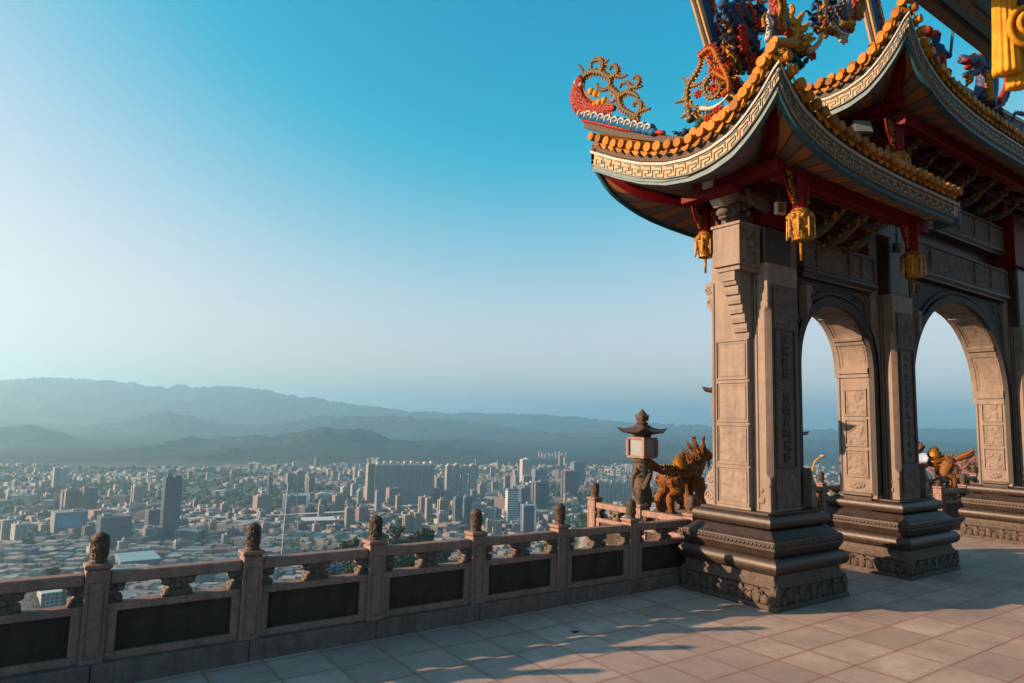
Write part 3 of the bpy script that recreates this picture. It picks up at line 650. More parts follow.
def town():
    vs, fs, cols = [], [], []
    rg2 = random.Random(5)
    pal = [tuple(q * .40 for q in c) for c in [(.5, .5, .5), (.3, .29, .28), (.62, .6, .57), (.42, .36, .32), (.08, .24, .33), (.3, .12, .09), (.2, .2, .21), (.7, .68, .65), (.16, .34, .4), (.35, .3, .27), (.45, .32, .26)]]
    n = 0
    for _ in range(15000):
        if n >= 5200: break
        x = rg2.uniform(-12, 1020); y = 466 + 150 * rg2.random() ** 1.5
        if 720 < x < 800: continue
        p = hit_ground(x, y)
        if p is None or p.z > ZC + 10 or hypot(p.x, p.y) < 660: continue
        # parks and fields stay open
        nn = noise.noise(Vector((p.x / 320, p.y / 320, 3.3)))
        if nn > (.12 if x < 330 else .22): continue
        s = rg2.uniform(8, 20) if rg2.random() < .85 else rg2.uniform(22, 55)
        d = s * rg2.uniform(.5, 1.2); h = rg2.uniform(6, 16) if s < 22 else rg2.uniform(7, 12)
        if not free(p, s * .4): continue
        a = .4 + 1.2 * noise.noise(Vector((p.x / 900, p.y / 900, 0))) + rg2.choice((0, pi / 2)); ca, sa = cos(a), sin(a); k = len(vs)
        for z in (-3, h):
            for u, v in ((-s / 2, -d / 2), (s / 2, -d / 2), (s / 2, d / 2), (-s / 2, d / 2)): vs.append((p.x + u * ca - v * sa, p.y + u * sa + v * ca, p.z + z))
        wc = rg2.choice(((.22, .2, .185), (.16, .14, .13), (.27, .25, .235))); rc = rg2.choice(pal)
        fl = [(k, k + 1, k + 5, k + 4), (k + 1, k + 2, k + 6, k + 5), (k + 2, k + 3, k + 7, k + 6), (k + 3, k, k + 4, k + 7), (k + 4, k + 5, k + 6, k + 7)]
        fs += fl; cols += [wc] * 4 + [rc]; n += 1
    me = bpy.data.meshes.new("town_houses"); me.from_pydata(vs, [], fs); me.update()
    at = me.attributes.new("tint", "FLOAT_COLOR", "FACE"); at.data.foreach_set("color", np.array([(*c, 1) for c in cols], np.float32).ravel())
    me.materials.append(M["houses"]); o = bpy.data.objects.new("town_houses", me); COL.objects.link(o)
    tag(o, "dense low houses and sheds covering the valley floor", kind="stuff")
town()

# elevated road, pylon, cranes
def strip(name, pts, wdt, h, m):
    P = [hit_ground(*q) for q in pts]; P = [p for p in P if p]
    b = MB(); rings = []
    for i, p in enumerate(P):
        t = (P[min(i + 1, len(P) - 1)] - P[max(i - 1, 0)]); t.z = 0; t.normalize(); s = Vector((-t.y, t.x, 0)) * wdt / 2
        zt = p.z + h
        rings.append([(p.x - s.x, p.y - s.y, zt - 1.6), (p.x + s.x, p.y + s.y, zt - 1.6), (p.x + s.x, p.y + s.y, zt), (p.x - s.x, p.y - s.y, zt)])
    b.loft(rings)
    for i in range(len(P) - 1):
        for k in range(6):
            p = P[i].lerp(P[i + 1], (k + .5) / 6); b.box(p.x - 1.2, p.x + 1.2, p.y - 1.2, p.y + 1.2, p.z - 3, p.z + h - 1.6)
    o = b.build(name, m); tag(o, "pale elevated road crossing the valley", kind="structure")
M["concrete"] = mat("pale_concrete", (.42, .41, .39), .85, None, .2, 0)
strip("elevated_road", [(-20, 528), (60, 529), (130, 527), (200, 523), (280, 520), (350, 516), (420, 509)], 22, 12, M["concrete"])
def lattice(t, w0, w1, h, n, mtl, name):
    b = MB(); q = h * .0085
    def cnr(z): s = w0 + (w1 - w0) * z / h; return [(-s / 2, -s / 2, z), (s / 2, -s / 2, z), (s / 2, s / 2, z), (-s / 2, s / 2, z)]
    for k in range(n):
        a = cnr(h * k / n); c = cnr(h * (k + 1) / n)
        for i in range(4):
            j = (i + 1) % 4
            b.bar(a[i], c[i], q * 1.5, q * 1.5); b.bar(a[i], c[j], q, q); b.bar(a[j], c[i], q, q); b.bar(c[i], c[j], q, q)
    return b.build(name, mtl, t, world=False)
p = hit_ground(288.5, 557); Hp = 72 / FPX * (p - EYE).dot(CF); az_p = atan2(p.y, p.x)
t = thing("lattice_pylon", "grey lattice transmission pylon rising from the town, behind the handrail", "pylon", p); t.rotation_euler.z = az_p
lattice(t, Hp * .19, Hp * .13, Hp, 9, M["steel"], "mast")
for zz in (.52, .98):
    b = MB(); b.bar((0, -Hp * .12, Hp * zz), (0, Hp * .12, Hp * zz), Hp * .02, Hp * .035); b.build("crossarm", M["steel"], t, world=False)
t = None
M["craneblue"] = mat("blue_steel", (.03, .25, .42), .5, None, 1, 0)
p = hit_ground(118, 507); Hp = 19 / FPX * (p - EYE).dot(CF)
t = thing("tower_crane", "blue tower crane with an inclined jib beside the cream tower", "crane", p); t.rotation_euler.z = atan2(p.y, p.x)
lattice(t, 3.6, 3.6, Hp * .8, 10, M["craneblue"], "mast")
b = MB(); b.bar((0, 3, Hp * .8), (0, -Hp * .2, Hp * 1.1), 1.6, 2.2); b.bar((0, 3, Hp * .8), (0, 9, Hp * .78), 2, 3); b.build("jib", M["craneblue"], t, world=False)
p = hit_ground(496, 487)
if p:
    Hp = 16 / FPX * (p - EYE).dot(CF)
    t = thing("tower_crane", "white construction crane leaning over the roofs left of the banded tower", "crane", p); t.rotation_euler.z = atan2(p.y, p.x)
    lattice(t, 4, 4, Hp * .7, 8, M["white"], "mast")
    b = MB(); b.bar((0, 8, Hp * .6), (0, -Hp * .35, Hp * 1.1), 2, 3); b.build("jib", M["white"], t, world=False)

# trees: a few crowns, each copied
def crown_mesh(R, H, n, rs, seed):
    rg3 = random.Random(seed); vs, fs = [], []
    lobes = [(Vector((rg3.uniform(-.55, .55) * R, rg3.uniform(-.55, .55) * R, H * rg3.uniform(.42, .85))), R * rg3.uniform(.38, .62)) for _ in range(9)]
    for _ in range(n):
        c, r = rg3.choice(lobes); d = Vector((rg3.gauss(0, 1), rg3.gauss(0, 1), rg3.gauss(0, .8))).normalized() * r * rg3.uniform(.75, 1.08)
        p = c + d; s = rs * rg3.uniform(.6, 1.4); a = Vector((rg3.gauss(0, 1), rg3.gauss(0, 1), rg3.gauss(0, 1))).normalized(); b_ = a.cross(d).normalized()
        nx = b_.cross(a).normalized(); k = len(vs)
        vs += [tuple(p + a * s), tuple(p + b_ * s * .8 + nx * s * .2), tuple(p - a * s), tuple(p - b_ * s * .8 - nx * s * .2)]; fs.append((k, k + 1, k + 2, k + 3))
    me = bpy.data.meshes.new("crown"); me.from_pydata(vs, [], fs); me.update(); return me
def tree_proto(label, seed, mt):
    t = thing("tree", label, "tree", (0, 0, -900), "trees on the wooded spur below the terrace")
    cm = crown_mesh(4.6, 11, 520, .75, seed); cm.materials.append(mt); c = bpy.data.objects.new("crown", cm); COL.objects.link(c); c.parent = t
    m = MB(); m.tube([(0, 0, -2), (.1, 0, 3), (0, .2, 6.5)], [.4, .28, .12], 6)
    rg4 = random.Random(seed)
    for k in range(5):
        a = rg4.uniform(0, 6.28); m.tube([(0, 0, 3.2 + k * .5), (cos(a) * 1.4, sin(a) * 1.4, 5.2 + k * .4), (cos(a) * 2.6, sin(a) * 2.6, 6.6 + k * .4)], [.18, .12, .05], 5)
    m.build("trunk", M["bark"], t, world=False); return t
TL = ["dark green tree in the wood just below the balustrade", "olive green tree with dry tips in the wood below the balustrade", "mid green rounded tree in the wood below the balustrade"]
protos = [tree_proto(TL[0], 1, M["leaf"]), tree_proto(TL[1], 2, M["leafwarm"]), tree_proto(TL[2], 3, M["leaf"])]
def put_tree(px, py, s=1.0):
    p = hit_ground(px, py)
    if p is None: return
    k = rg.choices((0, 1, 2), weights=(5, 2, 4))[0]
    if not used[k]: o = protos[k]; used[k] = True
    else: o = copy_tree(protos[k])
    sc = s * rg.uniform(.75, 1.35); o.location = p; o.scale = (sc, sc, sc * rg.uniform(.85, 1.15)); o.rotation_euler.z = rg.uniform(0, 6.28)
used = [False] * 3
for k in range(190):
    x = rg.uniform(290, 520); y = (549 - (x - 360) * .012) - 14 * rg.random() + 40 * rg.random() - max(0, x - 500) * .10 + max(0, 400 - x) * .10
    put_tree(x, y + 5, 1.0)
for k in range(45): put_tree(rg.uniform(548, 640), rg.uniform(500, 545), 1.1)
for k in range(45): put_tree(rg.uniform(-5, 95), 545 + 40 * rg.random(), 1.05)
for k in range(16): put_tree(rg.uniform(70, 230), 552 + 40 * rg.random(), .9)
for k in range(26): put_tree(rg.uniform(230, 350), 548 + 25 * rg.random(), .9)
def woods():
    """far clumps of street and park trees, too many and too small to count"""
    me0 = bpy.data.meshes.new("tmp"); bm = bmesh.new(); bmesh.ops.create_icosphere(bm, subdivisions=1, radius=1); 
    ico_v = np.array([v.co[:] for v in bm.verts]); ico_f = [[v.index for v in f.verts] for f in bm.faces]; bm.free()
    rg5 = random.Random(11); vs, fs = [], []; n = 0
    for _ in range(12000):
        if n > 4600: break
        x = rg5.uniform(-12, 1020); y = 468 + 125 * rg5.random() ** 1.4
        p = hit_ground(x, y)
        if p is None or p.z > ZC + 60: continue
        nn = noise.noise(Vector((p.x / 320, p.y / 320, 3.3)))
        if nn < -.02 and rg5.random() < .72: continue
        if not free(p, 4): continue
        for _2 in range(2):
            s = rg5.uniform(3.5, 8); jit = np.array([[rg5.uniform(.65, 1.3)] for _ in range(len(ico_v))]); off = np.array((rg5.uniform(-7, 7), rg5.uniform(-7, 7), s * .6)); k = len(vs)
            vs += [tuple(q) for q in ico_v * jit * s + np.array(p) + off]; fs += [tuple(i + k for i in f) for f in ico_f]
        n += 1
    me = bpy.data.meshes.new("park_trees"); me.from_pydata(vs, [], fs); me.update(); me.materials.append(M["leaf"])
    o = bpy.data.objects.new("park_trees", me); COL.objects.link(o); tag(o, "scattered clumps of dark trees between the houses", kind="stuff")
woods()
# ------------------------------------------------------------------ terrace
b = MB()
b.box(-24, 7.45, -22, 6.45, -8, 0); b.box(7.45, 45, -22, 8.5, -8, 0)
f = b.build("terrace_floor", M["floor"]); tag(f, "grey pink granite slab paving of the terrace with reddish joints", kind="structure")
RAIL_H = .818
def post_part(t, x, y, h, fin=True, w=.165):
    b = MB(); s = w / 2
    b.rect_stack([(0, .12), (0, h - .03), (.012, h - .03), (-.012, h - .012), (-.012, h + .012), (.02, h + .02)], x - s, x + s, y - s, y + s)
    p = b.build("post", M["granite"], t, bevel=.006)
    g = MB()  # sunk border line of the front and left face
    for (ux, uy) in ((0, -1), (-1, 0)):
        e = s * .62
        for a, c in (((-e, .2), (-e, h - .12)), ((e, .2), (e, h - .12)), ((-e, .2), (e, .2)), ((-e, h - .12), (e, h - .12))):
            def P(q): return Vector((x + (q[0] if ux == 0 else -s - .001), y + (q[0] if uy == 0 else -s - .001), q[1]))
            g.bar(P(a), P(c), .008, .008)
    g.build("border", M["kerbstone"], p)
    if fin:
        b = MB(); r = .061
        b.lathe([(r * .95, h + .018), (r * 1.02, h + .03), (r * .9, h + .045), (r * .97, h + .055), (r * .99, h + .12), (r * .98, h + .195), (r * 1.04, h + .205), (r * 1.0, h + .22), (r * .7, h + .235), (r * .3, h + .247), (0.004, h + .25)], 24, (x, y, 0))
        rr = random.Random(int(x * 100 + y * 31))
        for k in range(120):   # shallow carved coils of the capital
            a = rr.uniform(0, 6.28); z = h + rr.uniform(.065, .19); c = Vector((x + r * .97 * cos(a), y + r * .97 * sin(a), z))
            b.ball(c, .0085 * rr.uniform(.6, 1.3), n=6, m=4)
        for k in range(3):
            a0 = rr.uniform(0, 6.28); b.tube([(x + r * cos(a0 + q * 1.1), y + r * sin(a0 + q * 1.1), h + .07 + .13 * (q / 3.5) + .012 * sin(q * 4)) for q in [i * .25 for i in range(14)]], .0065, 5)
        b.build("finial", M["finial"], p, smooth="auto")
    return p
def cloud_bracket(t, c, ax, w, z0, z1, th, half=0):
    """carved support between panel rail and handrail: waisted cloud shape. half -1/1: only one side"""
    n = 14; pts = []
    prof = [(1.0, 0), (1.0, .12), (.82, .2), (.92, .34), (.66, .46), (.60, .56), (.95, .62), (1.12, .74), (1.0, .84), (1.15, .9), (1.15, 1.0)]
    R = [(w * a, z0 + (z1 - z0) * q) for a, q in prof]; Lf = [(-a, z) for a, z in R]
    if half > 0: pl = R + [(0, z1), (0, z0)]
    elif half < 0: pl = Lf + [(0, z1), (0, z0)]
    else: pl = R + Lf[::-1]
    ax = Vector(ax); nn = Vector((-ax.y, ax.x, 0))
    b = MB(); b.extrude([Vector(c) + ax * a + Vector((0, 0, z)) - nn * th / 2 for a, z in pl], nn * th)
    for a, q, r in ((.75, .8, .03), (-.75, .8, .03), (.7, .25, .028), (-.7, .25, .028), (0, .55, .03)):
        if half and a * half < 0: continue
        for sd in (-1, 1): b.ball(Vector(c) + ax * (w * a) + Vector((0, 0, z0 + (z1 - z0) * q)) + nn * (sd * th / 2), r * 1.2, r * 1.2, r, 8, 5)
    return b.build("cloud_bracket", M["bracket"], t, bevel=.006)
def rail_bay(t, p0, p1, h, solid=True, zb=.0):
    """one bay between two posts: handrail, cloud brackets, panel with frame"""
    p0 = Vector(p0); p1 = Vector(p1); ax = (p1 - p0).normalized(); Ln = (p1 - p0).length; nn = Vector((-ax.y, ax.x, 0)); up = Vector((0, 0, 1)); g = .0835
    a = p0 + ax * g; c = p1 - ax * g; mid = (a + c) / 2; L2 = (c - a).length / 2
    b = MB(); b.obox(mid + up * (zb + h - .045), ax, nn, up, L2, .062, .045); b.build("handrail", M["granite"], t, bevel=.018, seg=3)
    z1, z0 = zb + h - .09, zb + h - .235
    cloud_bracket(t, mid, ax, .115, z0, z1, .085)
    cloud_bracket(t, a, ax, .10, z0, z1, .085, 1); cloud_bracket(t, c, ax, .10, z0, z1, .085, -1)
    zt = z0
    b = MB(); b.obox(mid + up * (zt - .03), ax, nn, up, L2, .055, .03); b.obox(mid + up * (zb + .19), ax, nn, up, L2, .055, .03)
    zm = (zt - .06 + zb + .22) / 2; hh = (zt - .06 - zb - .22) / 2
    for q in (a + ax * .035, c - ax * .035): b.obox(q + up * zm, ax, nn, up, .035, .053, hh)
    b.build("panel_frame", M["granite"], t, bevel=.006)
    b = MB(); b.obox(mid + up * zm, ax, nn, up, L2 - .069, .026, hh + .002); pn = b.build("panel", M["slate"], t)
    b = MB()
    for sx in (-1, 1): b.obox(mid + up * zm + ax * (sx * (L2 - .1)), ax, nn, up, .006, .03, hh - .02)
    for sz in (-1, 1): b.obox(mid + up * (zm + sz * (hh - .03)), ax, nn, up, L2 - .095, .03, .006)
    b.build("panel_border", M["slate"], pn)
def balustrade(name, label, pts, h=RAIL_H, kerb=True, fins=None, shear=0, group=None):
    t = thing(name, label, "balustrade", (pts[0][0], pts[0][1], 0), group)
    if kerb:
        for i in range(len(pts) - 1):
            p0, p1 = Vector((*pts[i], 0)), Vector((*pts[i + 1], 0)); ax = (p1 - p0).normalized(); nn = Vector((-ax.y, ax.x, 0)); b = MB()
            mid = (p0 + p1) / 2
            b.obox(mid + Vector((0, 0, .055)), ax, nn, Vector((0, 0, 1)), (p1 - p0).length / 2 - .002, .125, .105); b.build("kerb", M["kerbstone"], t, bevel=.012)
    for i, p in enumerate(pts): post_part(t, p[0], p[1], h + .055)
    for i in range(len(pts) - 1): rail_bay(t, (*pts[i], 0), (*pts[i + 1], 0), h)
    if shear:
        for o in t.children_recursive:
            for v in o.data.vertices: v.co.z += shear * (5.2 - (v.co.x + pts[0][0]))
    return t
YB = 6.29
main_pts = [(-6.36 + k * 1.154, YB) for k in range(13)]   # ..., .58, 1.73, 2.88, 4.04, 5.19, 6.34, 7.49
balustrade("balustrade", "long pink granite balustrade with dark panels running along the terrace edge to the gate", main_pts, shear=.003)
balustrade("balustrade", "short sunlit balustrade with pale rails running outwards beside the stone lantern", [(7.49, 6.29 + .96 * 1), (7.49, 6.29 + 1.94)], kerb=False)
t_side = balustrade("balustrade", "sunlit balustrade bay joining the long terrace balustrade behind the gate foot", [(7.49, 6.29 + .02), (7.49, 6.29 + .94)][::-1], kerb=False) if False else None
b = None
# bay between the corner post of the long balustrade and the short one
bay = thing("balustrade", "sunlit rail bay tying the corner post to the outward balustrade", "balustrade", (7.49, 6.7, 0))
rail_bay(bay, (7.49, 6.31, 0), (7.49, 7.25, 0), RAIL_H)
balustrade("balustrade", "back balustrade behind the lantern and golden beast, seen past the gate", [(7.49 + 1.1 * k, 8.32) for k in range(1, 15)], kerb=True)
balustrade("balustrade", "sunlit granite balustrade behind the arch with a tall end post", [(15.9, 6.75), (17.1, 6.75), (18.3, 6.75), (19.5, 6.75), (20.7, 6.75), (21.9, 6.75)], kerb=True)
# small drain cover
d = MB(); q = on_z(575, 632, 0); d.box(q.x - .035, q.x + .035, q.y - .03, q.y + .03, 0, .006)
tag(d.build("drain_cover", M["iron"]), "small dark drain cover set in the paving near the balustrade", "drain cover")

# ------------------------------------------------------------------ stone lanterns
def lantern(label, x, y, z, s=1.0, rot=.35, name="stone_lantern", base_h=1.92):
    t = thing(name, label, "lantern", (x, y, z)); t.rotation_euler.z = rot; t.scale = (s, s, s)
    rr = random.Random(int(x * 10)); b = MB()
    b.lathe([(.3, 0), (.3, .12), (.24, .16), (.165, .22), (.165, base_h - .1), (.2, base_h - .06), (.15, base_h)], 20)
    for k in range(3):   # dragon coiling round the shaft
        a0 = k * 2.1; b.tube([(.175 * cos(a0 + q), .175 * sin(a0 + q), .22 + (base_h - .4) * (q / 5.5) + .03 * sin(q * 3)) for q in [i * .3 for i in range(19)]], lambda u: .045 + .015 * sin(u * 9), 8)
    for k in range(90):
        a = rr.uniform(0, 6.28); b.ball((.175 * cos(a), .175 * sin(a), rr.uniform(.2, base_h - .12)), .028 * rr.uniform(.6, 1.4), n=6, m=4)
    b.build("carved_shaft", M["finial"], t, smooth="auto", world=False)
    z0 = base_h; hb_ = .42; w_ = .2
    b = MB(); b.box(-w_ - .02, w_ + .02, -w_ - .02, w_ + .02, z0, z0 + .05); b.box(-w_ - .02, w_ + .02, -w_ - .02, w_ + .02, z0 + hb_ - .05, z0 + hb_)
    for sx in (-1, 1):
        for sy in (-1, 1): b.box(sx * w_ - .035, sx * w_ + .035, sy * w_ - .035, sy * w_ + .035, z0 + .05, z0 + hb_ - .05)
    lb = b.build("lamp_box", M["granite"], t, bevel=.006, world=False)
    for (ux, uy) in ((1, 0), (-1, 0), (0, 1), (0, -1)):
        b = MB(); e = w_ - .038
        if ux: b.box(ux * (w_ - .01) - .004, ux * (w_ - .01) + .004, -e, e, z0 + .052, z0 + hb_ - .052)
        else: b.box(-e, e, uy * (w_ - .01) - .004, uy * (w_ - .01) + .004, z0 + .052, z0 + hb_ - .052)
        b.build("pane", M["lampglass"], lb, world=False)
    zr = z0 + hb_
    b = MB(); rings = []
    for (r, zz, lift) in ((.14, zr, 0), (.16, zr + .05, 0), (.40, zr + .085, .07), (.43, zr + .11, .085), (.30, zr + .15, .02), (.17, zr + .2, 0), (.12, zr + .25, 0)):
        ring = []
        for k in range(24):
            a = 2 * pi * k / 24; sq = 1 / max(abs(cos(a)), abs(sin(a))); c4 = max(0, cos(4 * (a - pi / 4))) ** 3
            rad = r * min(sq, 1.32) * .92; ring.append((rad * cos(a), rad * sin(a), zz + lift * c4))
        rings.append(ring)
    b.loft(rings); rf = b.build("roof", M["finial"], t, smooth="auto", world=False)
    b = MB(); b.lathe([(.10, zr + .25), (.13, zr + .29), (.08, zr + .32), (.12, zr + .38), (.13, zr + .43), (.07, zr + .5), (.02, zr + .56), (.004, zr + .58)], 14)
    for k in range(5): a = k * 1.256; b.cone((.1 * cos(a), .1 * sin(a), zr + .34), (.15 * cos(a), .15 * sin(a), zr + .47), .035)
    b.build("finial", M["finial"], rf, smooth="auto", world=False)
    return t
q = EYE + ray(642, 470) * 10.5
lantern("stone lantern with pale lamp box and upturned dark roof beside the golden beast", q.x, q.y, .09, .755, .1)
q = EYE + ray(728, 400) * 10.6
lantern("stone lantern hidden behind the first gate pillar, only a dark roof tip showing", q.x, q.y, .66, .79, .2)
q = EYE + ray(790, 440) * 14.4
lantern("stone lantern behind the first gate pillar's inscribed side, its roof tip in the arch", q.x, q.y, -.02, .79, .2)

# ------------------------------------------------------------------ golden beasts (qilin statues)
def qilin(label, pos, yaw, s=1.0, cloth=False):
    """faces +X before turning; about 1.2 m to the ear tips"""
    t = thing("golden_beast_statue", label, "statue", pos); t.rotation_euler.z = yaw; t.scale = (s, s, s)
    b = MB(); ry = Matrix.Rotation(0, 3, "Y")
    b.ball((-.27, 0, .58), .16, .14, .165, 14, 10); b.ball((-.02, 0, .60), .24, .125, .13, 14, 10); b.ball((.23, 0, .61), .17, .145, .175, 14, 10)
    b.tube(cr([(.28, 0, .66), (.38, 0, .78), (.44, 0, .90)], 4), [.15, .15, .145, .14, .135, .13, .125, .12, .12], 12)
    b.ball((.49, 0, .95), .15, .115, .125, 12, 8); b.ball((.62, 0, .92), .10, .085, .075, 12, 8); b.ball((.60, 0, .86), .08, .07, .04, 10, 6)
    b.ball((.69, 0, .945), .035, .055, .03, 8, 5)
    for sy in (-1, 1):
        b.ball((.56, sy * .075, .985), .035, n=8, m=5)
        # hind leg: knee forward, hock back
        b.tube(cr([(-.28, sy * .1, .58), (-.2, sy * .13, .40), (-.24, sy * .13, .33), (-.36, sy * .13, .25), (-.34, sy * .13, .08), (-.32, sy * .13, .03)], 4), lambda u: .105 * (1 - u) ** 1.2 + .04, 10)
        b.ball((-.29, sy * .13, .03), .075, .06, .035, 8, 5)
        b.tube(cr([(.26, sy * .11, .56), (.29, sy * .13, .38), (.31, sy * .13, .25), (.29, sy * .13, .1), (.30, sy * .13, .03)], 4), lambda u: .08 * (1 - u) + .04, 10)
        b.ball((.33, sy * .13, .03), .075, .06, .035, 8, 5)
    o = b.build("body", M["goldlion"], t, world=False); remesh(o, .013, 2)
    b = MB()   # tail: thick flame-like plume
    for k, (dy, dz) in enumerate(((0, 0), (.03, .025), (-.03, .03), (.0, -.03), (.02, -.01))):
        b.tube(cr([(-.40, 0, .64), (-.51, dy * .6, .72 + dz * .7), (-.61, dy, .76 + dz), (-.71, dy * 1.2, .81 + dz * 1.6), (-.77, dy * 1.5, .87 + dz * 2)], 5), lambda u: .03 + .022 * sin(u * 3.1) - .018 * u, 8)
    b.build("tail", M["goldlion"], t, smooth=True, world=False)
    b = MB(); rr = random.Random(4)
    for k in range(34):
        u = rr.random(); a = rr.uniform(-1.5, 1.5); c = Vector((.30 + u * .17, sin(a) * .13, .76 + u * .26 + cos(a) * .02)); d = Vector((-.10 - rr.random() * .06, sin(a) * .07, .05 + rr.random() * .08))
        b.tube(cr([c, c + d * .6, c + d + Vector((0, 0, .05))], 3), lambda v: .032 * (1 - v * .8), 6)
    b.build("mane", M["goldlion"], t, smooth=True, world=False)
    b = MB(); rr = random.Random(6)     # flame curls at the joints, spine crest, beard
    for sy in (-1, 1):
        for (x, z, n_, L) in ((-.30, .46, 5, .13), (.24, .48, 5, .12), (-.36, .24, 3, .08), (.29, .2, 3, .07)):
            for k in range(n_):
                a = 2.2 + k * .42; c = Vector((x + .02 * k, sy * (.15 if z > .4 else .16), z)); d = Vector((cos(a), sy * .25, sin(a)))
                b.tube(cr([c, c + d * L * .6, c + d * L + Vector((-.02, 0, .05))], 3), lambda u: .03 * (1.1 - u), 6)
    for k in range(13): x = -.4 + k * .058; b.cone((x, 0, .72 + .015 * sin(k)), (x - .05, 0, .82), .03, 6)
    for k in range(5): b.tube(cr([(.60 + .02 * k, (k - 2) * .02, .84), (.60 + .02 * k, (k - 2) * .03, .77), (.56 + .03 * k, (k - 2) * .035, .72)], 3), lambda u: .02 * (1.1 - u), 5)
    b.jitter(.012, 20).build("flame_curls", M["goldlion"], t, smooth=True, world=False)
    b = MB()
    for sy in (-1, 1):
        b.tube(cr([(.46, sy * .06, 1.03), (.42, sy * .09, 1.14), (.44, sy * .11, 1.25)], 4), lambda u: .035 * (1 - u) + .008, 8)
        b.tube(cr([(.44, sy * .1, 1.0), (.38, sy * .16, 1.05), (.36, sy * .18, 1.12)], 3), lambda u: .035 * (1 - u) + .008, 7)
        for k in range(3): b.cone((.43 - k * .01, sy * (.085 + k * .01), 1.1 + k * .05), (.36, sy * (.12 + k * .01), 1.14 + k * .05), .02)
    b.build("horns", M["goldlion"], t, smooth=True, world=False)
    b = MB(); b.lathe([(.13, .7), (.14, .74), (.12, .79), (.125, .82), (.09, .86), (.1, .89), (.05, .93), (.004, .95)], 16, (-.02, 0, 0)); b.tube([(-.02 + .16 * cos(a), .155 * sin(a), .70 - .1 * abs(sin(a))) for a in [k * .3 for k in range(22)]], .022, 6)
    b.build("saddle", M["gold"], t, smooth="auto", world=False)
    b = MB(); rr = random.Random(8)
    for k in range(60):
        a = rr.uniform(0, 6.28); c = Vector((-.26 + .2 * cos(a) * rr.random(), .0, .58)); 
        th = rr.uniform(.2, 2.9); sy = rr.choice((-1, 1)); p = Vector((-.28 + .34 * rr.random(), sy * .165 * sin(th), .57 + .17 * cos(th))); b.ball(p, .016, n=6, m=4)
    b.build("scales", M["goldlion"], t, smooth=True, world=False)
    if cloth:
        b = MB(); rings = []
        for u in range(8):
            x = .12 + .26 * u / 7; rings.append([(x + .02 * sin(k * 1.7), .2 * sin(a), .60 + .21 * cos(a) - .02 * u * 0) for k, a in enumerate([-1.7 + 3.4 * j / 12 for j in range(13)])])
        b.loft(rings, closed=False, cap0=False, cap1=False); o = b.build("cloth", M["bluebag"], t, smooth=True, world=False); sm = o.modifiers.new("thick", "SOLIDIFY"); sm.thickness = .015
    return t
def plinth(x0, x1, y0, y1, h, label):
    b = MB(); b.rect_stack([(0, 0), (0, .1), (.04, .13), (.04, h - .1), (-.0, h - .06), (0, h)], x0, x1, y0, y1)
    o = b.build("statue_plinth", M["granite"], None, bevel=.01); tag(o, label, "plinth")
def along(px, py, d): return EYE + ray(px, py) * d
A_ = along(659, 514, 10.9); 
kz = A_.z
qx = along(681, 505, 11.1)
qilin("golden saddled beast statue seen from behind beside the stone lantern, tail out", (qx.x, qx.y, kz), radians(-4), 1.0)
plinth(qx.x - .6, qx.x + .6, qx.y - .32, qx.y + .32, kz, "granite plinth under the golden beast beside the lantern")
qy = along(935, 488, 17.6)
qilin("golden beast statue wearing a pale blue cloth, seen through the wide arch", (qy.x, qy.y, qy.z - .02), radians(118), 1.15, True)
plinth(qy.x - .7, qy.x + .7, qy.y - .4, qy.y + .4, qy.z - .02, "granite plinth under the beast with the blue cloth")
# curved street lamp and a leafless shrub behind the gate
q = along(812, 500, 24)
t = thing("street_lamp", "slim curved yellow street lamp seen in the narrow arch behind the pillar", "street lamp", (q.x, q.y, -3))
b = MB(); e = along(823, 456, 24); m1 = along(811, 478, 24); m2 = along(815, 462, 24)
b.tube(cr([(q.x, q.y, -3), q, m1, m2, e], 6), .03, 8); b.build("pole", M["yellow"], t, smooth=True)
b = MB(); b.ball(e, .13, .1, .05, 10, 6); b.build("lamp_head", M["white"], t, smooth=True)
def shrub(label, base, h, seed):
    t = thing("leafless_shrub", label, "shrub", base); rr = random.Random(seed); b = MB(); tw = MB()
    def grow(p, d, L, r, lev):
        r = max(r, .010); q = p + d * L; m = p + d * (L * .5) + Vector((rr.uniform(-1, 1), rr.uniform(-1, 1), 0)) * L * .06
        (b if lev < 3 else tw).tube([p, m, q], [r, r * .85, r * .65], 5 if lev < 3 else 4)
        if lev >= 7: return
        for k in range(3 if lev < 4 else 2):
            nd = (d + Vector((rr.gauss(0, .5), rr.gauss(0, .5), rr.gauss(.12, .25)))).normalized(); grow(q, nd, L * rr.uniform(.62, .82), r * .62, lev + 1)
    for k in range(7): grow(Vector(base), Vector((rr.gauss(0, .35), rr.gauss(0, .35), 1)).normalized(), h * .24, h * .025, 1)
    b.build("branches", M["bark"], t); tw.build("twigs", M["twig"], t)
q = along(966, 500, 22)
shrub("leafless pinkish shrub behind the balustrade beside the third pillar", (q.x, q.y, q.z - .2), 2.2, 3)
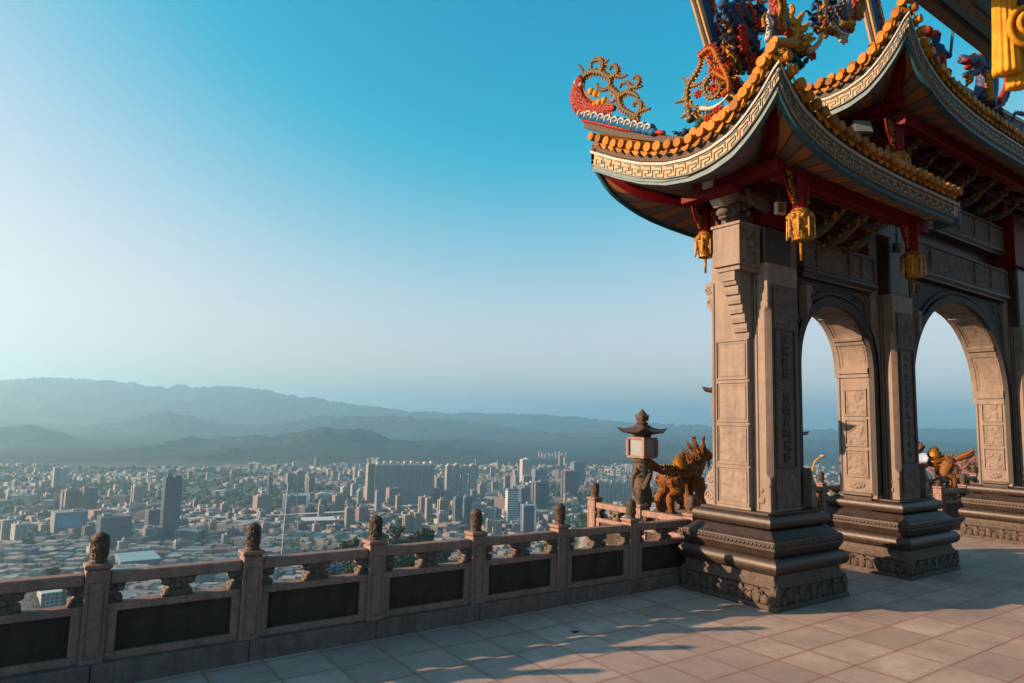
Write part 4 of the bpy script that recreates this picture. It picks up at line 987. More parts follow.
# ------------------------------------------------------------------ the temple gate
G = thing("temple_gate", "carved stone temple gate with red and gold upturned roofs and two open arches", "gate", (7.8, 5.4, 0))
V3 = Vector
UP = V3((0, 0, 1))
def relief(name, mtl, parent, o, ux, uy, w, h, amp, seed, n=26, m=None, freq=9.0):
    """a carved panel: a thin slab whose outer face is a height field of scrolls and leaves"""
    o = V3(o); ux = V3(ux).normalized(); uy = V3(uy).normalized(); nn = ux.cross(uy); m = m or max(8, int(n * h / w)); vs, fs = [], []
    for j in range(m + 1):
        for i in range(n + 1):
            u, v = i / n, j / m; e = min(u, 1 - u, v * h / w, (1 - v) * h / w)
            q = V3((u * w * freq + seed * 3.1, v * h * freq, seed * 1.7)); f = noise.noise(q) + .6 * sin(8 * noise.noise(q * .45 + V3((9, 1, 2))))
            f = max(-.6, min(1, f)); k = min(1, e / .07)
            vs.append(o + ux * (u * w) + uy * (v * h) + nn * (amp * f * k))
    for j in range(m):
        for i in range(n):
            a = j * (n + 1) + i; fs.append((a, a + 1, a + n + 2, a + n + 1))
    b = MB(); b.add(vs, fs)
    return b.build(name, mtl, parent, smooth=True)
def frame(b, o, ux, uy, w, h, t, d, cut=0):
    """raised border of a panel"""
    o = V3(o); ux = V3(ux).normalized(); uy = V3(uy).normalized(); nn = ux.cross(uy)
    for (c, hx, hy) in ((o + ux * w / 2 + uy * t / 2, w / 2, t / 2), (o + ux * w / 2 + uy * (h - t / 2), w / 2, t / 2)): b.obox(c + nn * (d / 2 - .01), ux, uy, nn, hx, hy, d / 2 + .01)
    for c in (o + ux * t / 2 + uy * h / 2, o + ux * (w - t / 2) + uy * h / 2): b.obox(c + nn * (d / 2 - .01), ux, uy, nn, t / 2, h / 2 - t, d / 2 + .01)
def scroll(b, o, ax, up, pts, th, r=.02):
    """flat carved scroll bracket: outline in (ax, up), thickness along the cross axis, with a raised spiral"""
    o = V3(o); ax = V3(ax); nn = ax.cross(up)
    b.extrude([o + ax * p[0] + up * p[1] - nn * th / 2 for p in pts], nn * th)
def spiral(b, c, ax, up, R, turns, r, sgn=1, a0=0, lift=None):
    c = V3(c); b.tube([c + (lift or V3((0, 0, 0))) + ax * (cos(a0 + sgn * q) * R * (1 - q / (turns * 6.6))) + up * (sin(a0 + sgn * q) * R * (1 - q / (turns * 6.6))) for q in [i * .35 for i in range(int(turns * 18))]], lambda u: r * (1 - .5 * u), 6)

def base_of(par, x0):
    x1, y0, y1 = x0 + 1.53, 4.72, 6.13
    b = MB()
    b.rect_stack([(0, 0), (0, .05), (.03, .07), (.03, .2), (.05, .225), (.02, .25), (.035, .27), (.07, .33), (.08, .385)], x0, x1, y0, y1)
    pl = b.build("plinth", M["basecarve"], par, bevel=.008)
    b = MB()    # carved apron: lobed feet and scrolls along the plinth
    for side in (0, 1):
        L = 1.53 if side == 0 else 1.41
        for k in range(13):
            u = .06 + (L - .12) * k / 12; hgt = .1 + .06 * abs(cos(k * 1.57)) + (.05 if k in (0, 12) else 0)
            c = V3((x0 + u, y0 + .02, .06 + hgt / 2)) if side == 0 else V3((x0 + .02, y0 + u, .06 + hgt / 2))
            b.ball(c, .06 if side == 0 else .022, .022 if side == 0 else .06, hgt / 2 + .02, 8, 6)
            c2 = V3((x0 + u + .04, y0 + .02, .17)) if side == 0 else V3((x0 + .02, y0 + u + .04, .17))
            ax = V3((1, 0, 0)) if side == 0 else V3((0, 1, 0)); lf = V3((0, -.012, 0)) if side == 0 else V3((-.012, 0, 0))
            if k < 12: spiral(b, c2, ax, UP, .038, 1.2, .012, 1 if k % 2 else -1, k, lf)
    b.build("apron_carving", M["basecarve"], pl, smooth=True)
    ro = []
    for k in range(11): a = -pi / 2 + pi * k / 10; ro.append((.075 - .085 * cos(a), .477 + .095 * sin(a)))
    b = MB(); b.rect_stack([(.09, .37)] + ro + [(.09, .585)], x0, x1, y0, y1); b.build("roll_moulding", M["base"], par, smooth="auto")
    b = MB(); b.rect_stack([(.09, .57), (.07, .59), (.065, .60), (.035, .66), (.035, .755), (.06, .775), (.075, .775), (.15, .845), (.17, .86)], x0, x1, y0, y1)
    sl = b.build("slab_moulding", M["base"], par, bevel=.005)
    b = MB()
    for k in range(24):
        b.ball((x0 + .08 + k * .0596, y0 + .033, .708), .022, .008, .022, 7, 4); b.ball((x0 + .033, y0 + .06 + k * .0556, .708), .008, .022, .022, 7, 4)
    b.build("bead_carving", M["base"], sl, smooth=True)
    ro = []
    for k in range(9): a = -pi / 2 + pi * k / 8; ro.append((.185 - .055 * cos(a), .945 + .075 * sin(a)))
    b = MB(); b.rect_stack([(.2, .85)] + ro + [(.21, 1.03), (.21, 1.05)], x0, x1, y0 + .02, y1 + .02); b.build("upper_roll", M["base"], par, smooth="auto")
def inscription(par, x0, x1, y, z0, z1, text=None, seed=0):
    mid = (x0 + x1) / 2 + .02; w = x1 - x0
    b = MB(); b.box(x0 + .055, x1 - .012, y - .012, y + .03, 1.08, z1 + .62); pn = b.build("inscription_panel", M["inscr"], par, bevel=.004)
    b = MB(); frame(b, (x0 + .1, y - .012, z0 - .06), (1, 0, 0), (0, 0, 1), w - .2, z1 - z0 + .12, .02, .02); b.build("panel_border", M["pillar_dk"], pn)
    relief("lotus_carving", M["bracket"], pn, (x0 + .09, y - .024, 1.1), (1, 0, 0), (0, 0, 1), w - .18, .40, .022, seed + 3, 18, freq=14)
    relief("dragon_carving", M["bracket"], pn, (x0 + .08, y - .028, z1 + .12), (1, 0, 0), (0, 0, 1), w - .16, .46, .03, seed + 5, 18, freq=13)
    if text:
        n = len(text); step = (z1 - z0) / n; vs, fs = [], []
        cu = bpy.data.curves.new("inscription", "FONT"); cu.align_x = "CENTER"; cu.align_y = "CENTER"; cu.extrude = .006; cu.size = step * .98; cu.offset = 0
        cu.body = "\n".join(text); cu.space_line = 1.0
        tmp = bpy.data.objects.new("tmp", cu); COL.objects.link(tmp)
        dg = bpy.context.evaluated_depsgraph_get(); dg.update(); me = bpy.data.meshes.new_from_object(tmp.evaluated_get(dg)); bpy.data.objects.remove(tmp)
        print('TEXT', len(me.vertices), len(me.polygons)); co = np.array([v.co[:] for v in me.vertices]); lo_, hi_ = co.min(0), co.max(0); sc = (z1 - z0) / (hi_[1] - lo_[1]); sx = min(sc * 1.15, (w - .2) / (hi_[0] - lo_[0]))
        for v in me.vertices:
            x, yy, zz = v.co; v.co = (mid + (x - (lo_[0] + hi_[0]) / 2) * sx - root_loc(pn).x, y - .02 + zz - root_loc(pn).y, z0 + (yy - lo_[1]) * sc - root_loc(pn).z)
        me.materials.clear(); me.materials.append(M["ink"]); o = bpy.data.objects.new("lettering", me); COL.objects.link(o); o.parent = pn
    else:
        rr = random.Random(seed); b = MB(); n = 11; step = (z1 - z0) / n     # weathered characters too worn to read: carved strokes
        for k in range(n):
            c = z0 + step * (k + .5); s = step * .36
            for _ in range(rr.randint(5, 8)):
                if rr.random() < .55: zz = c + rr.uniform(-1, 1) * s; a = rr.uniform(.4, 1) * s; b.box(mid - a, mid + a, y - .024, y - .01, zz - .008, zz + .008)
                else: xx = mid + rr.uniform(-.9, .9) * s; a = rr.uniform(.3, .9) * s; cz = c + rr.uniform(-.3, .3) * s; b.box(xx - .008, xx + .008, y - .0235, y - .01, cz - a, cz + a)
        b.build("lettering", M["ink"], pn)
def scroll_foot(par, x, y, z, dirv, s=1.0, flip=1):
    """leafy scroll bracket standing against a shaft"""
    dirv = V3(dirv); b = MB(); up = UP * flip
    pts = [(0, 0), (.15, 0), (.19, .08), (.165, .17), (.12, .22), (.15, .3), (.155, .36), (.11, .42), (.06, .47), (.03, .56), (0, .66)]
    scroll(b, (x, y, z), dirv, up, [(p * s, q * s) for p, q in pts], .12)
    nn = dirv.cross(up)
    for sd in (-1, 1):
        spiral(b, V3((x, y, z)) + dirv * (.1 * s) + up * (.11 * s), dirv, up, .072 * s, 1.7, .016, 1, 0, nn * (sd * .06)); spiral(b, V3((x, y, z)) + dirv * (.08 * s) + up * (.33 * s), dirv, up, .05 * s, 1.4, .014, -1, 0, nn * (sd * .06))
    b.build("scroll_bracket", M["pillar"], par, smooth="auto")
def pillar(x0, text, left_panels, label, seed, top=4.62):
    P = bpy.data.objects.new("pillar", None); COL.objects.link(P); P.parent = G; P.location = (x0 + .75 - 7.8, 0, 0); P["label"] = label
    base_of(P, x0)
    xl, xr = x0 + (.30 if left_panels == 4 else .18), x0 + 1.40
    b = MB(); b.box(xl, xr, 5.25, 5.82, 1.04, top); sh = b.build("shaft", M["pillar"] if left_panels == 4 else M["pillar"], P, bevel=.008)
    c0, c1 = x0 + .37, x0 + 1.0
    b = MB(); e = .05   # front column with sunk chamfers ending in points
    zs = [1.04, 1.42, 1.52, 3.55, 3.66, 4.10]
    b.loft([[(c0 + a, 5.02, z), (c1 - a, 5.02, z), (c1, 5.02 + a, z), (c1, 5.27, z), (c0, 5.27, z), (c0, 5.02 + a, z)] for z, a in ((1.04, .004), (1.40, .004), (1.50, e), (3.52, e), (3.62, .004), (4.12, .004))])
    b.build("front_column", M["pillar"], P)
    b = MB(); b.box(c0 + .03, c1 - .03, 5.06, 5.27, 4.12, top); b.build("column_head", M["base"], P, bevel=.03)
    for z in (1.4, 3.58):
        b = MB(); b.tube([(c0 - .004, 5.02 + .006, z - .06), (c0 - .012, 5.012, z), (c0 - .004, 5.026, z + .06)], .016, 6); b.build("column_tip", M["pillar"], P, smooth=True)
    for z, q in ((1.18, .03), (3.95, .03), (3.78, .022), (1.3, .02)):
        b = MB(); b.ball((c0, 5.14, z), .014, q * 1.6, q * 1.6, 8, 5); b.build("carved_boss", M["pillar"], P, smooth=True)
    b = MB()
    for yy in (5.17, 5.215): b.box(c0 - .006, c0 + .01, yy, yy + .012, 1.06, 4.1)
    b.box(xl - .006, xl + .01, 5.765, 5.785, 1.06, 3.95); b.build("groove_border", M["pillar_dk"], sh)
    inscription(P, c0, c1, 5.02, 1.63, 3.24, text, seed)
    fx = xl
    if left_panels == 4:
        zz = [1.075, 1.575, 2.105, 2.645, 3.18]
        for k in range(4):
            b = MB(); frame(b, (fx, 5.75, zz[k] + .012), (0, -1, 0), (0, 0, 1), .49, zz[k + 1] - zz[k] - .024, .022, .018); pn = b.build("relief_panel", M["pillar"], P, bevel=.004)
            b = MB(); frame(b, (fx, 5.71, zz[k] + .055), (0, -1, 0), (0, 0, 1), .41, zz[k + 1] - zz[k] - .11, .008, .010); b.build("inner_border", M["pillar"], pn)
            relief("carving", M["pillar"], pn, (fx - .004, 5.70, zz[k] + .065), (0, -1, 0), (0, 0, 1), .39, zz[k + 1] - zz[k] - .13, .003 if k > 1 else .008, seed + k, 30, freq=17)
    else:
        zz = [1.32, 1.78, 2.24, 2.70]
        for k in range(3):
            b = MB(); frame(b, (fx, 5.72, zz[k] + .02), (0, -1, 0), (0, 0, 1), .36, zz[k + 1] - zz[k] - .04, .03, .02); pn = b.build("relief_panel", M["pillar"], P, bevel=.004)
            relief("carving", M["pillar"], pn, (fx - .004, 5.685, zz[k] + .055), (0, -1, 0), (0, 0, 1), .29, zz[k + 1] - zz[k] - .11, .014, seed + k, 24, freq=18)
        b = MB(); b.ball((fx, 5.54, 1.225), .015, .12, .062, 12, 6)
        for a in range(6): b.ball((fx - .012, 5.54 + .05 * cos(a), 1.225 + .03 * sin(a)), .012, .03, .02, 6, 4)
        b.build("medallion", M["pillar"], P, smooth=True)
        b = MB(); b.rect_stack([(0, .86), (-.03, .93), (-.03, .97), (0, 1.03), (.0, 1.06), (-.015, 1.08), (0, 1.12)], fx - .015, fx + .1, 5.33, 5.75); b.build("jamb_foot", M["base"], P, bevel=.006)
    scroll_foot(P, x0 + .62, 5.80, 1.05, (0, 1, 0)) if left_panels != 4 else scroll_foot(P, xl + .1, 5.80, 1.05, (0, 1, 0))
    scroll_foot(P, xl + .1 if left_panels == 4 else x0 + .62, 5.80, 3.98, (0, 1, 0), .85, -1)
    scroll_foot(P, xr - .02, 5.16, 1.05, (1, 0, 0), .75)
    scroll_foot(P, xr - .02, 5.16, 3.98, (1, 0, 0), .7, -1)
    return P
P1 = pillar(7.04, "聖駕莊嚴三界巍直臨瑞庭", 4, "carved pillar with four sunlit relief panels and a legible inscription", 1)
P2 = pillar(10.2, None, 3, "carved pillar between the narrow arch and the wide arch", 2, 5.3)
P3 = pillar(15.27, None, 3, "carved pillar at the far side of the wide arch", 3, 5.3)
# side bracket of the first pillar: carved block, stepped corbel, lion head, pale cross arm
C_ = bpy.data.objects.new("side_corbel", None); COL.objects.link(C_); C_.parent = G
b = MB(); b.box(7.0, 7.42, 5.12, 5.52, 4.06, 4.56); b.box(7.04, 7.42, 5.15, 5.49, 4.0, 4.06); b.box(6.98, 7.42, 5.1, 5.54, 4.56, 4.6); b.build("block", M["pillar"], C_, bevel=.006)
relief("block_carving", M["bracket"], C_, (7.03, 5.115, 4.09), (1, 0, 0), (0, 0, 1), .3, .44, .03, 8, 18, freq=14)
b = MB(); pr = [(7.40, 4.0)]; x = 7.06
pr += [(7.06, 4.0), (7.06, 3.88)]
for k in range(6): z = 3.88 - k * .115; x = 7.08 + k * .042; pr += [(x, z), (x + .012, z - .05), (x + .046, z - .062), (x + .046, z - .112)]
pr += [(7.40, 3.193)]
b.prism_y(pr, 5.24, 5.44); b.build("stepped_bracket", M["pillar"], C_, bevel=.006)
b = MB(); c = V3((7.04, 5.3, 4.76)); b.ball(c, .14, .13, .12, 12, 8); b.ball(c + V3((-.11, -.0, -.03)), .08, .1, .06, 10, 6); b.ball(c + V3((-.1, 0, -.1)), .06, .08, .03, 8, 5)
for sy in (-1, 1): b.ball(c + V3((-.1, sy * .06, .05)), .03, n=8, m=5); b.ball(c + V3((.02, sy * .13, .05)), .04, .02, .06, 8, 5)
rr = random.Random(3)
for k in range(26): a = rr.uniform(-1.8, 1.8); b.ball(c + V3((.08 + rr.random() * .12, .15 * sin(a), .12 * cos(a))), .04, n=6, m=4)
b.box(7.02, 7.4, 5.2, 5.4, 4.6, 4.74); b.build("lion_head", M["bracket"], C_, smooth="auto")
b = MB(); b.extrude([(6.62, 5.22, 5.08), (6.62, 5.22, 4.98), (6.72, 5.22, 4.93), (6.76, 5.22, 4.84), (6.84, 5.22, 4.78), (6.94, 5.22, 4.8), (7.4, 5.22, 4.86), (7.4, 5.22, 5.08)], (0, .16, 0)); b.build("cross_arm", M["white"], C_, bevel=.01)
b = MB(); b.box(6.72, 7.42, 5.1, 5.5, 5.0, 5.07); b.box(6.60, 6.76, 4.9, 5.7, 4.86, 4.96); b.build("red_bearer", M["red"], C_, bevel=.01)
b = MB(); b.extrude([(7.0, 4.98, 4.98), (7.06, 4.98, 4.84), (7.2, 4.98, 4.78), (7.42, 4.98, 4.76), (7.42, 4.98, 4.98)], (0, .06, 0)); b.build("grey_wing", M["bracket"], C_)

# arches
def arch(name, xa, xb, zs, crown, ztop, pts, label, nrib):
    A = bpy.data.objects.new("arch", None); COL.objects.link(A); A.parent = G; A["label"] = label
    y0, y1 = 5.28, 5.80; N = len(pts)
    def strip(yy): return [(x, yy, z) for x, z in pts]
    b = MB()
    for i in range(N - 1):
        (xA, zA), (xB, zB) = pts[i], pts[i + 1]
        b.add([(xA, y0, zA), (xB, y0, zB), (xB, y0, ztop), (xA, y0, ztop), (xA, y1, zA), (xB, y1, zB), (xB, y1, ztop), (xA, y1, ztop)], [(0, 1, 2, 3), (5, 4, 7, 6), (3, 2, 6, 7)])
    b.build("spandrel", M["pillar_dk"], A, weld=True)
    b = MB(); b.loft([strip(y0 + .02), strip(y1 + .0)], closed=False, cap0=False, cap1=False); so = b.build("intrados", M["pillar"], A)
    sm = so.modifiers.new("thick", "SOLIDIFY"); sm.thickness = .03; sm.offset = 0
    # archivolts at the front and the back edge
    pts0 = pts; pts2 = [(xa, 1.1)] + pts + [(xb, 1.1)]
    def off(pts, d):
        N = len(pts)
        out = []
        for i in range(N):
            a = V3((pts[max(i - 1, 0)][0], 0, pts[max(i - 1, 0)][1])); c = V3((pts[min(i + 1, N - 1)][0], 0, pts[min(i + 1, N - 1)][1])); t = (c - a).normalized(); nrm = V3((-t.z, 0, t.x)); out.append((pts[i][0] + nrm.x * d, pts[i][1] + nrm.z * d))
        return out
    for d0, d1, ya, yb in ((-.02, .10, y0 - .05, y0 + .03), (.14, .19, y0 - .03, y0 + .02), (-.025, .06, y1 - .05, y1 + .04)):
        b = MB(); pz = pts2 if ya < 5.4 else pts; p, q = off(pz, d0), off(pz, d1); b.loft([[(p[i][0], ya, p[i][1]), (q[i][0], ya, q[i][1]), (q[i][0], yb, q[i][1]), (p[i][0], yb, p[i][1])] for i in range(len(pz))])
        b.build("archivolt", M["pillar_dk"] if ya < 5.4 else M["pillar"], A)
    # ribs and carved panels on the underside of the right haunch, and its mate on the left
    p = off(pts, -.025)
    cum = [0]
    for i in range(N - 1): cum.append(cum[-1] + hypot(pts[i + 1][0] - pts[i][0], pts[i + 1][1] - pts[i][1]))
    def at(s, d):
        s = min(max(s, 0), cum[-1]); i = max(0, min(N - 2, int(np.searchsorted(cum, s)) - 1)); t = (s - cum[i]) / (cum[i + 1] - cum[i]); q = off(pts, d); return V3((q[i][0] + (q[i + 1][0] - q[i][0]) * t, 0, q[i][1] + (q[i + 1][1] - q[i][1]) * t))
    T = cum[-1]
    for side in (0, 1):
        for (s0, s1, d) in ((.34, .36, .05), (.37, .385, .04), (.395, .41, .03), (.19, .205, .05), (.165, .18, .035), (.02, .045, .05), (.0, .015, .03)):
            a, c = (T * s0, T * s1) if not side else (T * (1 - s1), T * (1 - s0)); b = MB(); A0, A1, B0, B1 = at(a, 0), at(c, 0), at(a, -d), at(c, -d)
            b.loft([[A0 + V3((0, y, 0)), A1 + V3((0, y, 0)), B1 + V3((0, y, 0)), B0 + V3((0, y, 0))] for y in (y0 + .03, y1 - .02)]); b.build("rib", M["pillar"], A)
        for (s0, s1) in ((.22, .33), (.06, .155)):
            a, c = (T * s0, T * s1) if not side else (T * (1 - s1), T * (1 - s0)); b = MB()
            for ya, yb in ((y0 + .06, y0 + .09), (y1 - .1, y1 - .07)):
                k = 5; b.loft([[at(a + (c - a) * j / k, 0) + V3((0, ya, 0)), at(a + (c - a) * j / k, 0) + V3((0, yb, 0)), at(a + (c - a) * j / k, -.02) + V3((0, yb, 0)), at(a + (c - a) * j / k, -.02) + V3((0, ya, 0))] for j in range(k + 1)])
            fr = b.build("panel_border", M["pillar"], A)
            vs, fs, n, m = [], [], 14, 16
            for j in range(m + 1):
                for i in range(n + 1):
                    u, v = i / n, j / m; f = noise.noise(V3((u * 6 + side * 4, v * 7, s0 * 50))) + .5 * sin(7 * noise.noise(V3((u * 3, v * 3, s0 * 31 + side)))); e = min(u, 1 - u, v, 1 - v); q = at(a + (c - a) * v, -.006 - .02 * f * min(1, e / .1)); vs.append((q.x, y0 + .1 + (y1 - y0 - .21) * u, q.z))
            for j in range(m):
                for i in range(n): k = j * (n + 1) + i; fs.append((k, k + 1, k + n + 2, k + n + 1))
            b = MB(); b.add(vs, fs); b.build("carving", M["pillar"], fr, smooth=True)
    # carved corner scrolls on the spandrel front
    rr = random.Random(nrib); b = MB()
    for sgn, xc in ((1, xa), (-1, xb)):
        spiral(b, (xc + sgn * .13, y0 - .01, ztop - .14), V3((sgn, 0, 0)), UP, .10, 1.8, .022); spiral(b, (xc + sgn * .36, y0 - .01, ztop - .13), V3((sgn, 0, 0)), UP, .08, 1.6, .02, -1)
        b.tube(cr([(xc + sgn * .05, y0 - .01, ztop - .45), (xc + sgn * .09, y0 - .01, ztop - .3), (xc + sgn * .25, y0 - .01, ztop - .07), (xc + sgn * .5, y0 - .01, ztop - .06)], 5), .018, 6)
        for _ in range(22):
            u = rr.random(); zq = zs + .5 + (ztop - zs - .55) * rr.random(); xx_ = xc + sgn * (.06 + u * .4)
            if zq < min(pts, key=lambda q: abs(q[0] - xx_))[1] + .12: continue
            b.ball((xc + sgn * (.06 + u * .4), y0, zq), .03, .018, .03, 6, 4)
    b.build("spandrel_carving", M["bracket"], A, smooth=True)
    return A
def ell(xa, xb, zs, crown, n, p=2.3, cusp=.0):
    c, r = (xa + xb) / 2, (xb - xa) / 2; out = []
    for i in range(n + 1):
        a = pi - pi * i / n; x = cos(a); z = sin(a); out.append((c + r * math.copysign(abs(x) ** (2 / p), x), zs + (crown - zs) * abs(z) ** (2 / p)))
    return out
arch("arch", 8.44, 10.38, 2.85, 3.83, 4.12, ell(8.44, 10.38, 2.85, 3.83, 36), "narrow arch between the first and second pillar", 1)
arch("arch", 11.60, 15.45, 2.6, 4.36, 4.56, ell(11.60, 15.45, 2.6, 4.36, 48, 2.15), "wide arch between the second and third pillar", 2)
# friezes
def frieze(xa, xb, za, zb, seed, mt="inscr", y0=5.17, split=(0.18, .62, .8)):
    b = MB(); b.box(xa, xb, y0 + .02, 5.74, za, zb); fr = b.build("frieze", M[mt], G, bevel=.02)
    relief("figure_carving", M["bracket"], fr, (xa + .06, y0 + .012, za + .05), (1, 0, 0), (0, 0, 1), xb - xa - .12, zb - za - .1, .03, seed, int((xb - xa) * 42), freq=11)
    b = MB(); frame(b, (xa, y0 + .02, za), (1, 0, 0), (0, 0, 1), xb - xa, zb - za, .035, .03)
    for s in split: x = xa + (xb - xa) * s; b.box(x - .015, x + .015, y0 - .012, y0 + .03, za + .04, zb - .04)
    b.build("frieze_border", M[mt], fr)
    b = MB(); b.rect_stack([(.02, za - .13), (.02, za - .1), (-.03, za - .055), (-.03, za - .02), (0, za)], xa - .0, xb + .0, y0, 5.76); b.build("cornice", M["base"], fr, bevel=.006)
frieze(8.46, 10.38, 4.25, 4.66, 11)
frieze(11.55, 15.5, 4.72, 5.2, 12)
frieze(11.35, 15.5, 5.62, 6.06, 13, split=(.1, .5, .66, .82))
# red timber above the stone
b = MB(); b.box(7.40, 8.05, 5.04, 5.8, 4.62, 5.12); b.box(8.05, 10.5, 5.3, 5.7, 4.66, 5.3); b.build("red_frame", M["red"], G, bevel=.01)
b = MB(); b.box(10.55, 11.3, 5.05, 5.8, 5.3, 6.9); b.build("red_post", M["red"], G, bevel=.01)
b = MB(); b.box(15.45, 16.3, 5.0, 5.8, 5.3, 6.9); b.build("red_post", M["red"], G, bevel=.01)
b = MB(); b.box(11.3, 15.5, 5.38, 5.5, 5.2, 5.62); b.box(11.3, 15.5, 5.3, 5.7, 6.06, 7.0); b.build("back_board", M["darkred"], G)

# roofs
D1 = [0, .08, .17, .26, .35, .48, .63, .78, .93, 1.2, 1.56, 2.0, 2.6, 9]
Lf = [.71, .60, .51, .42, .35, .285, .23, .18, .14, .09, .05, .02, 0, 0]
LL = [(3.97, .69), (4.08, .55), (4.2, .41), (4.38, .245), (4.58, .11), (4.86, .025), (5.15, .0), (5.53, .05), (5.95, .18), (6.4, .38), (6.88, .63)]
def smoothed(xs, ys, n=200):
    x = np.linspace(xs[0], xs[-1], n); y = np.interp(x, xs, ys); k = np.hanning(13); k /= k.sum(); yp = np.pad(y, 6, mode="reflect", reflect_type="odd"); return x, np.convolve(yp, k, "valid")
def make_roof(label, xl, xr, yf, yb, zl, zf, lift, ridge_z, inset, tiles_step=.165):
    R = bpy.data.objects.new("roof", None); COL.objects.link(R); R.parent = G; R["label"] = label
    sx, sy = smoothed([a for a, _ in LL], [a for _, a in LL])
    fx, fy = smoothed(D1, Lf, 900)
    P = []
    ysc = (yb - yf) / (6.88 - 3.97)
    for i in range(61):
        u = 1 - i / 60; y = yf + (yb - yf) * u; z = zl + lift * float(np.interp(3.97 + (6.88 - 3.97) * u, sx, sy)); P.append((V3((xl, y, z)), V3((-1, 0, 0))))
    nL = len(P)
    nf = 80
    zc = P[-1][0].z
    for i in range(1, nf + 1):
        d = (xr - xl) * (i / nf) ** 1.3; z = zf + (zc - zf) * float(np.interp(d, fx, fy)) / .71; P.append((V3((xl + d, yf, z)), V3((0, -1, 0))))
    pts = [p for p, _ in P]; nrm = [n for _, n in P]; nrm[nL - 1] = V3((-.707, -.707, 0))
    off = [n * (1.0 if i != nL - 1 else 1.414) for i, n in enumerate(nrm)]
    cum = [0]
    for i in range(len(pts) - 1): cum.append(cum[-1] + (pts[i + 1] - pts[i]).length)
    def at(s):
        s = min(max(s, 0), cum[-1]); i = max(0, min(len(pts) - 2, int(np.searchsorted(cum, s)) - 1)); t = (s - cum[i]) / max(1e-9, cum[i + 1] - cum[i]); return pts[i].lerp(pts[i + 1], t), (nrm[i] if t < .5 else nrm[i + 1]), i + t
    FH = .172
    def ribbon(za, zb, d0, d1, name, mt):
        b = MB(); b.loft([[p - o * d0 + UP * za, p - o * d1 + UP * za, p - o * d1 + UP * zb, p - o * d0 + UP * zb] for p, o in zip(pts, off)]); return b.build(name, M[mt], R)
    fa = ribbon(0, FH, 0, .05, "fascia", "cream")
    ribbon(-.075, -.003, .02, .09, "eave_board", "teal"); ribbon(FH, FH + .03, -.025, .06, "fascia_cap", "white")
    ribbon(FH + .031, FH + .17, -.0 + .02, .08, "tile_shade_strip", "finial")  # dark strip added as painted shade in the gap under the eave tiles
    b = MB()   # key fret along the fascia
    key = [((0, .12), (0, .62)), ((0, .62), (.62, .62)), ((.62, .62), (.62, .36)), ((.62, .36), (.3, .36)), ((0, .12), (-.18, .12)), ((.3, .36), (.3, .12)), ((.3, .12), (1 - .18, .12)), ((.8, .88), (.8, .4)), ((.8, .88), (.2, .88))]
    un = .19; k = 0; s = .12
    while s < cum[-1] - .2:
        for (a, c) in key:
            pa, na, _ = at(s + a[0] * un); pc, nc, _ = at(s + c[0] * un); A0 = pa + na * .004 + UP * (FH * a[1]); C0 = pc + nc * .004 + UP * (FH * c[1])
            if (A0 - C0).length > .005: b.bar(A0, C0, .012, .013, na)
        s += un
    for v in (.03, .97): b.loft([[p + o * .001 + UP * (FH * v - .006), p + o * .009 + UP * (FH * v - .006), p + o * .009 + UP * (FH * v + .006), p + o * .001 + UP * (FH * v + .006)] for p, o in zip(pts, off)])
    b.build("key_fret", M["fret"], fa)
    # slope: from each eave point up to the ridge line at Y centre
    yc = (yf + yb) / 2
    def inner(p):
        if p.x == xl:   # hip side: climbs to the ridge end
            return V3((xl + inset, yc + (p.y - yc) * .12, ridge_z))
        return V3((max(xl + inset, p.x), yc - .12 * (yc - yf), ridge_z))
    def slope(p, t, dz=0):
        q = inner(p); return V3((p.x + (q.x - p.x) * t, p.y + (q.y - p.y) * t, p.z + FH + .05 + dz + (q.z - p.z - FH - .05) * (t ** 1.35)))
    b = MB(); b.loft([[slope(p, t) for t in (0, .1, .2, .35, .5, .65, .8, 1)] for p in pts], closed=False, cap0=False, cap1=False); b.build("roof_slope", M["tile"], R, smooth=True)
    b2 = MB(); bk = []
    for i in range(nL):   # the back slope mirrors the front
        pass
    bb = MB(); bb.loft([[V3((p.x, 2 * yc - p.y, p.z)) for p in [slope(q, t) for t in (0, .2, .5, .8, 1)]] for q in pts[nL - 1:]], closed=False, cap0=False, cap1=False); bb.build("roof_slope", M["tile"], R, smooth=True)
    # back eave board so the roof reads from behind too
    back = [V3((p.x, 2 * yc - p.y, p.z)) for p in pts[nL - 1:]]
    b = MB(); b.loft([[p + UP * -.06, p + V3((0, -.05, -.06)), p + V3((0, -.05, -.004)), p + UP * -.004] for p in back]); b.build("eave_board", M["teal"], R)
    b = MB(); b.loft([[p, p + V3((0, -.06, 0)), p + V3((0, -.06, FH)), p + UP * FH] for p in back]); b.build("fascia", M["red"], R)
    s = .09; n = 0
    allp = []
    while s < cum[-1] - .02:
        p, nn, ii = at(s); allp.append((p, nn)); s += tiles_step
    for p, nn in allp:
        b = MB(); lv = .225 if nn.x < -.5 else .16; c = p + UP * (FH + lv) + nn * .045
        rr_ = .060 * random.uniform(.92, 1.06); c = c + V3((random.uniform(-.008, .008), random.uniform(-.008, .008), random.uniform(-.01, .01)))
        b.tube([c, c + nn * .05], rr_, 14)
        path = [slope(p, t, (.17 if nn.x < -.5 else .10) - .1 * t) for t in (0, .08, .18, .32)]; path[0] = c - nn * .0
        b.tube(path, [.056] * 4, 10); b.build("eave_tile", M["orange"], R, smooth="auto")
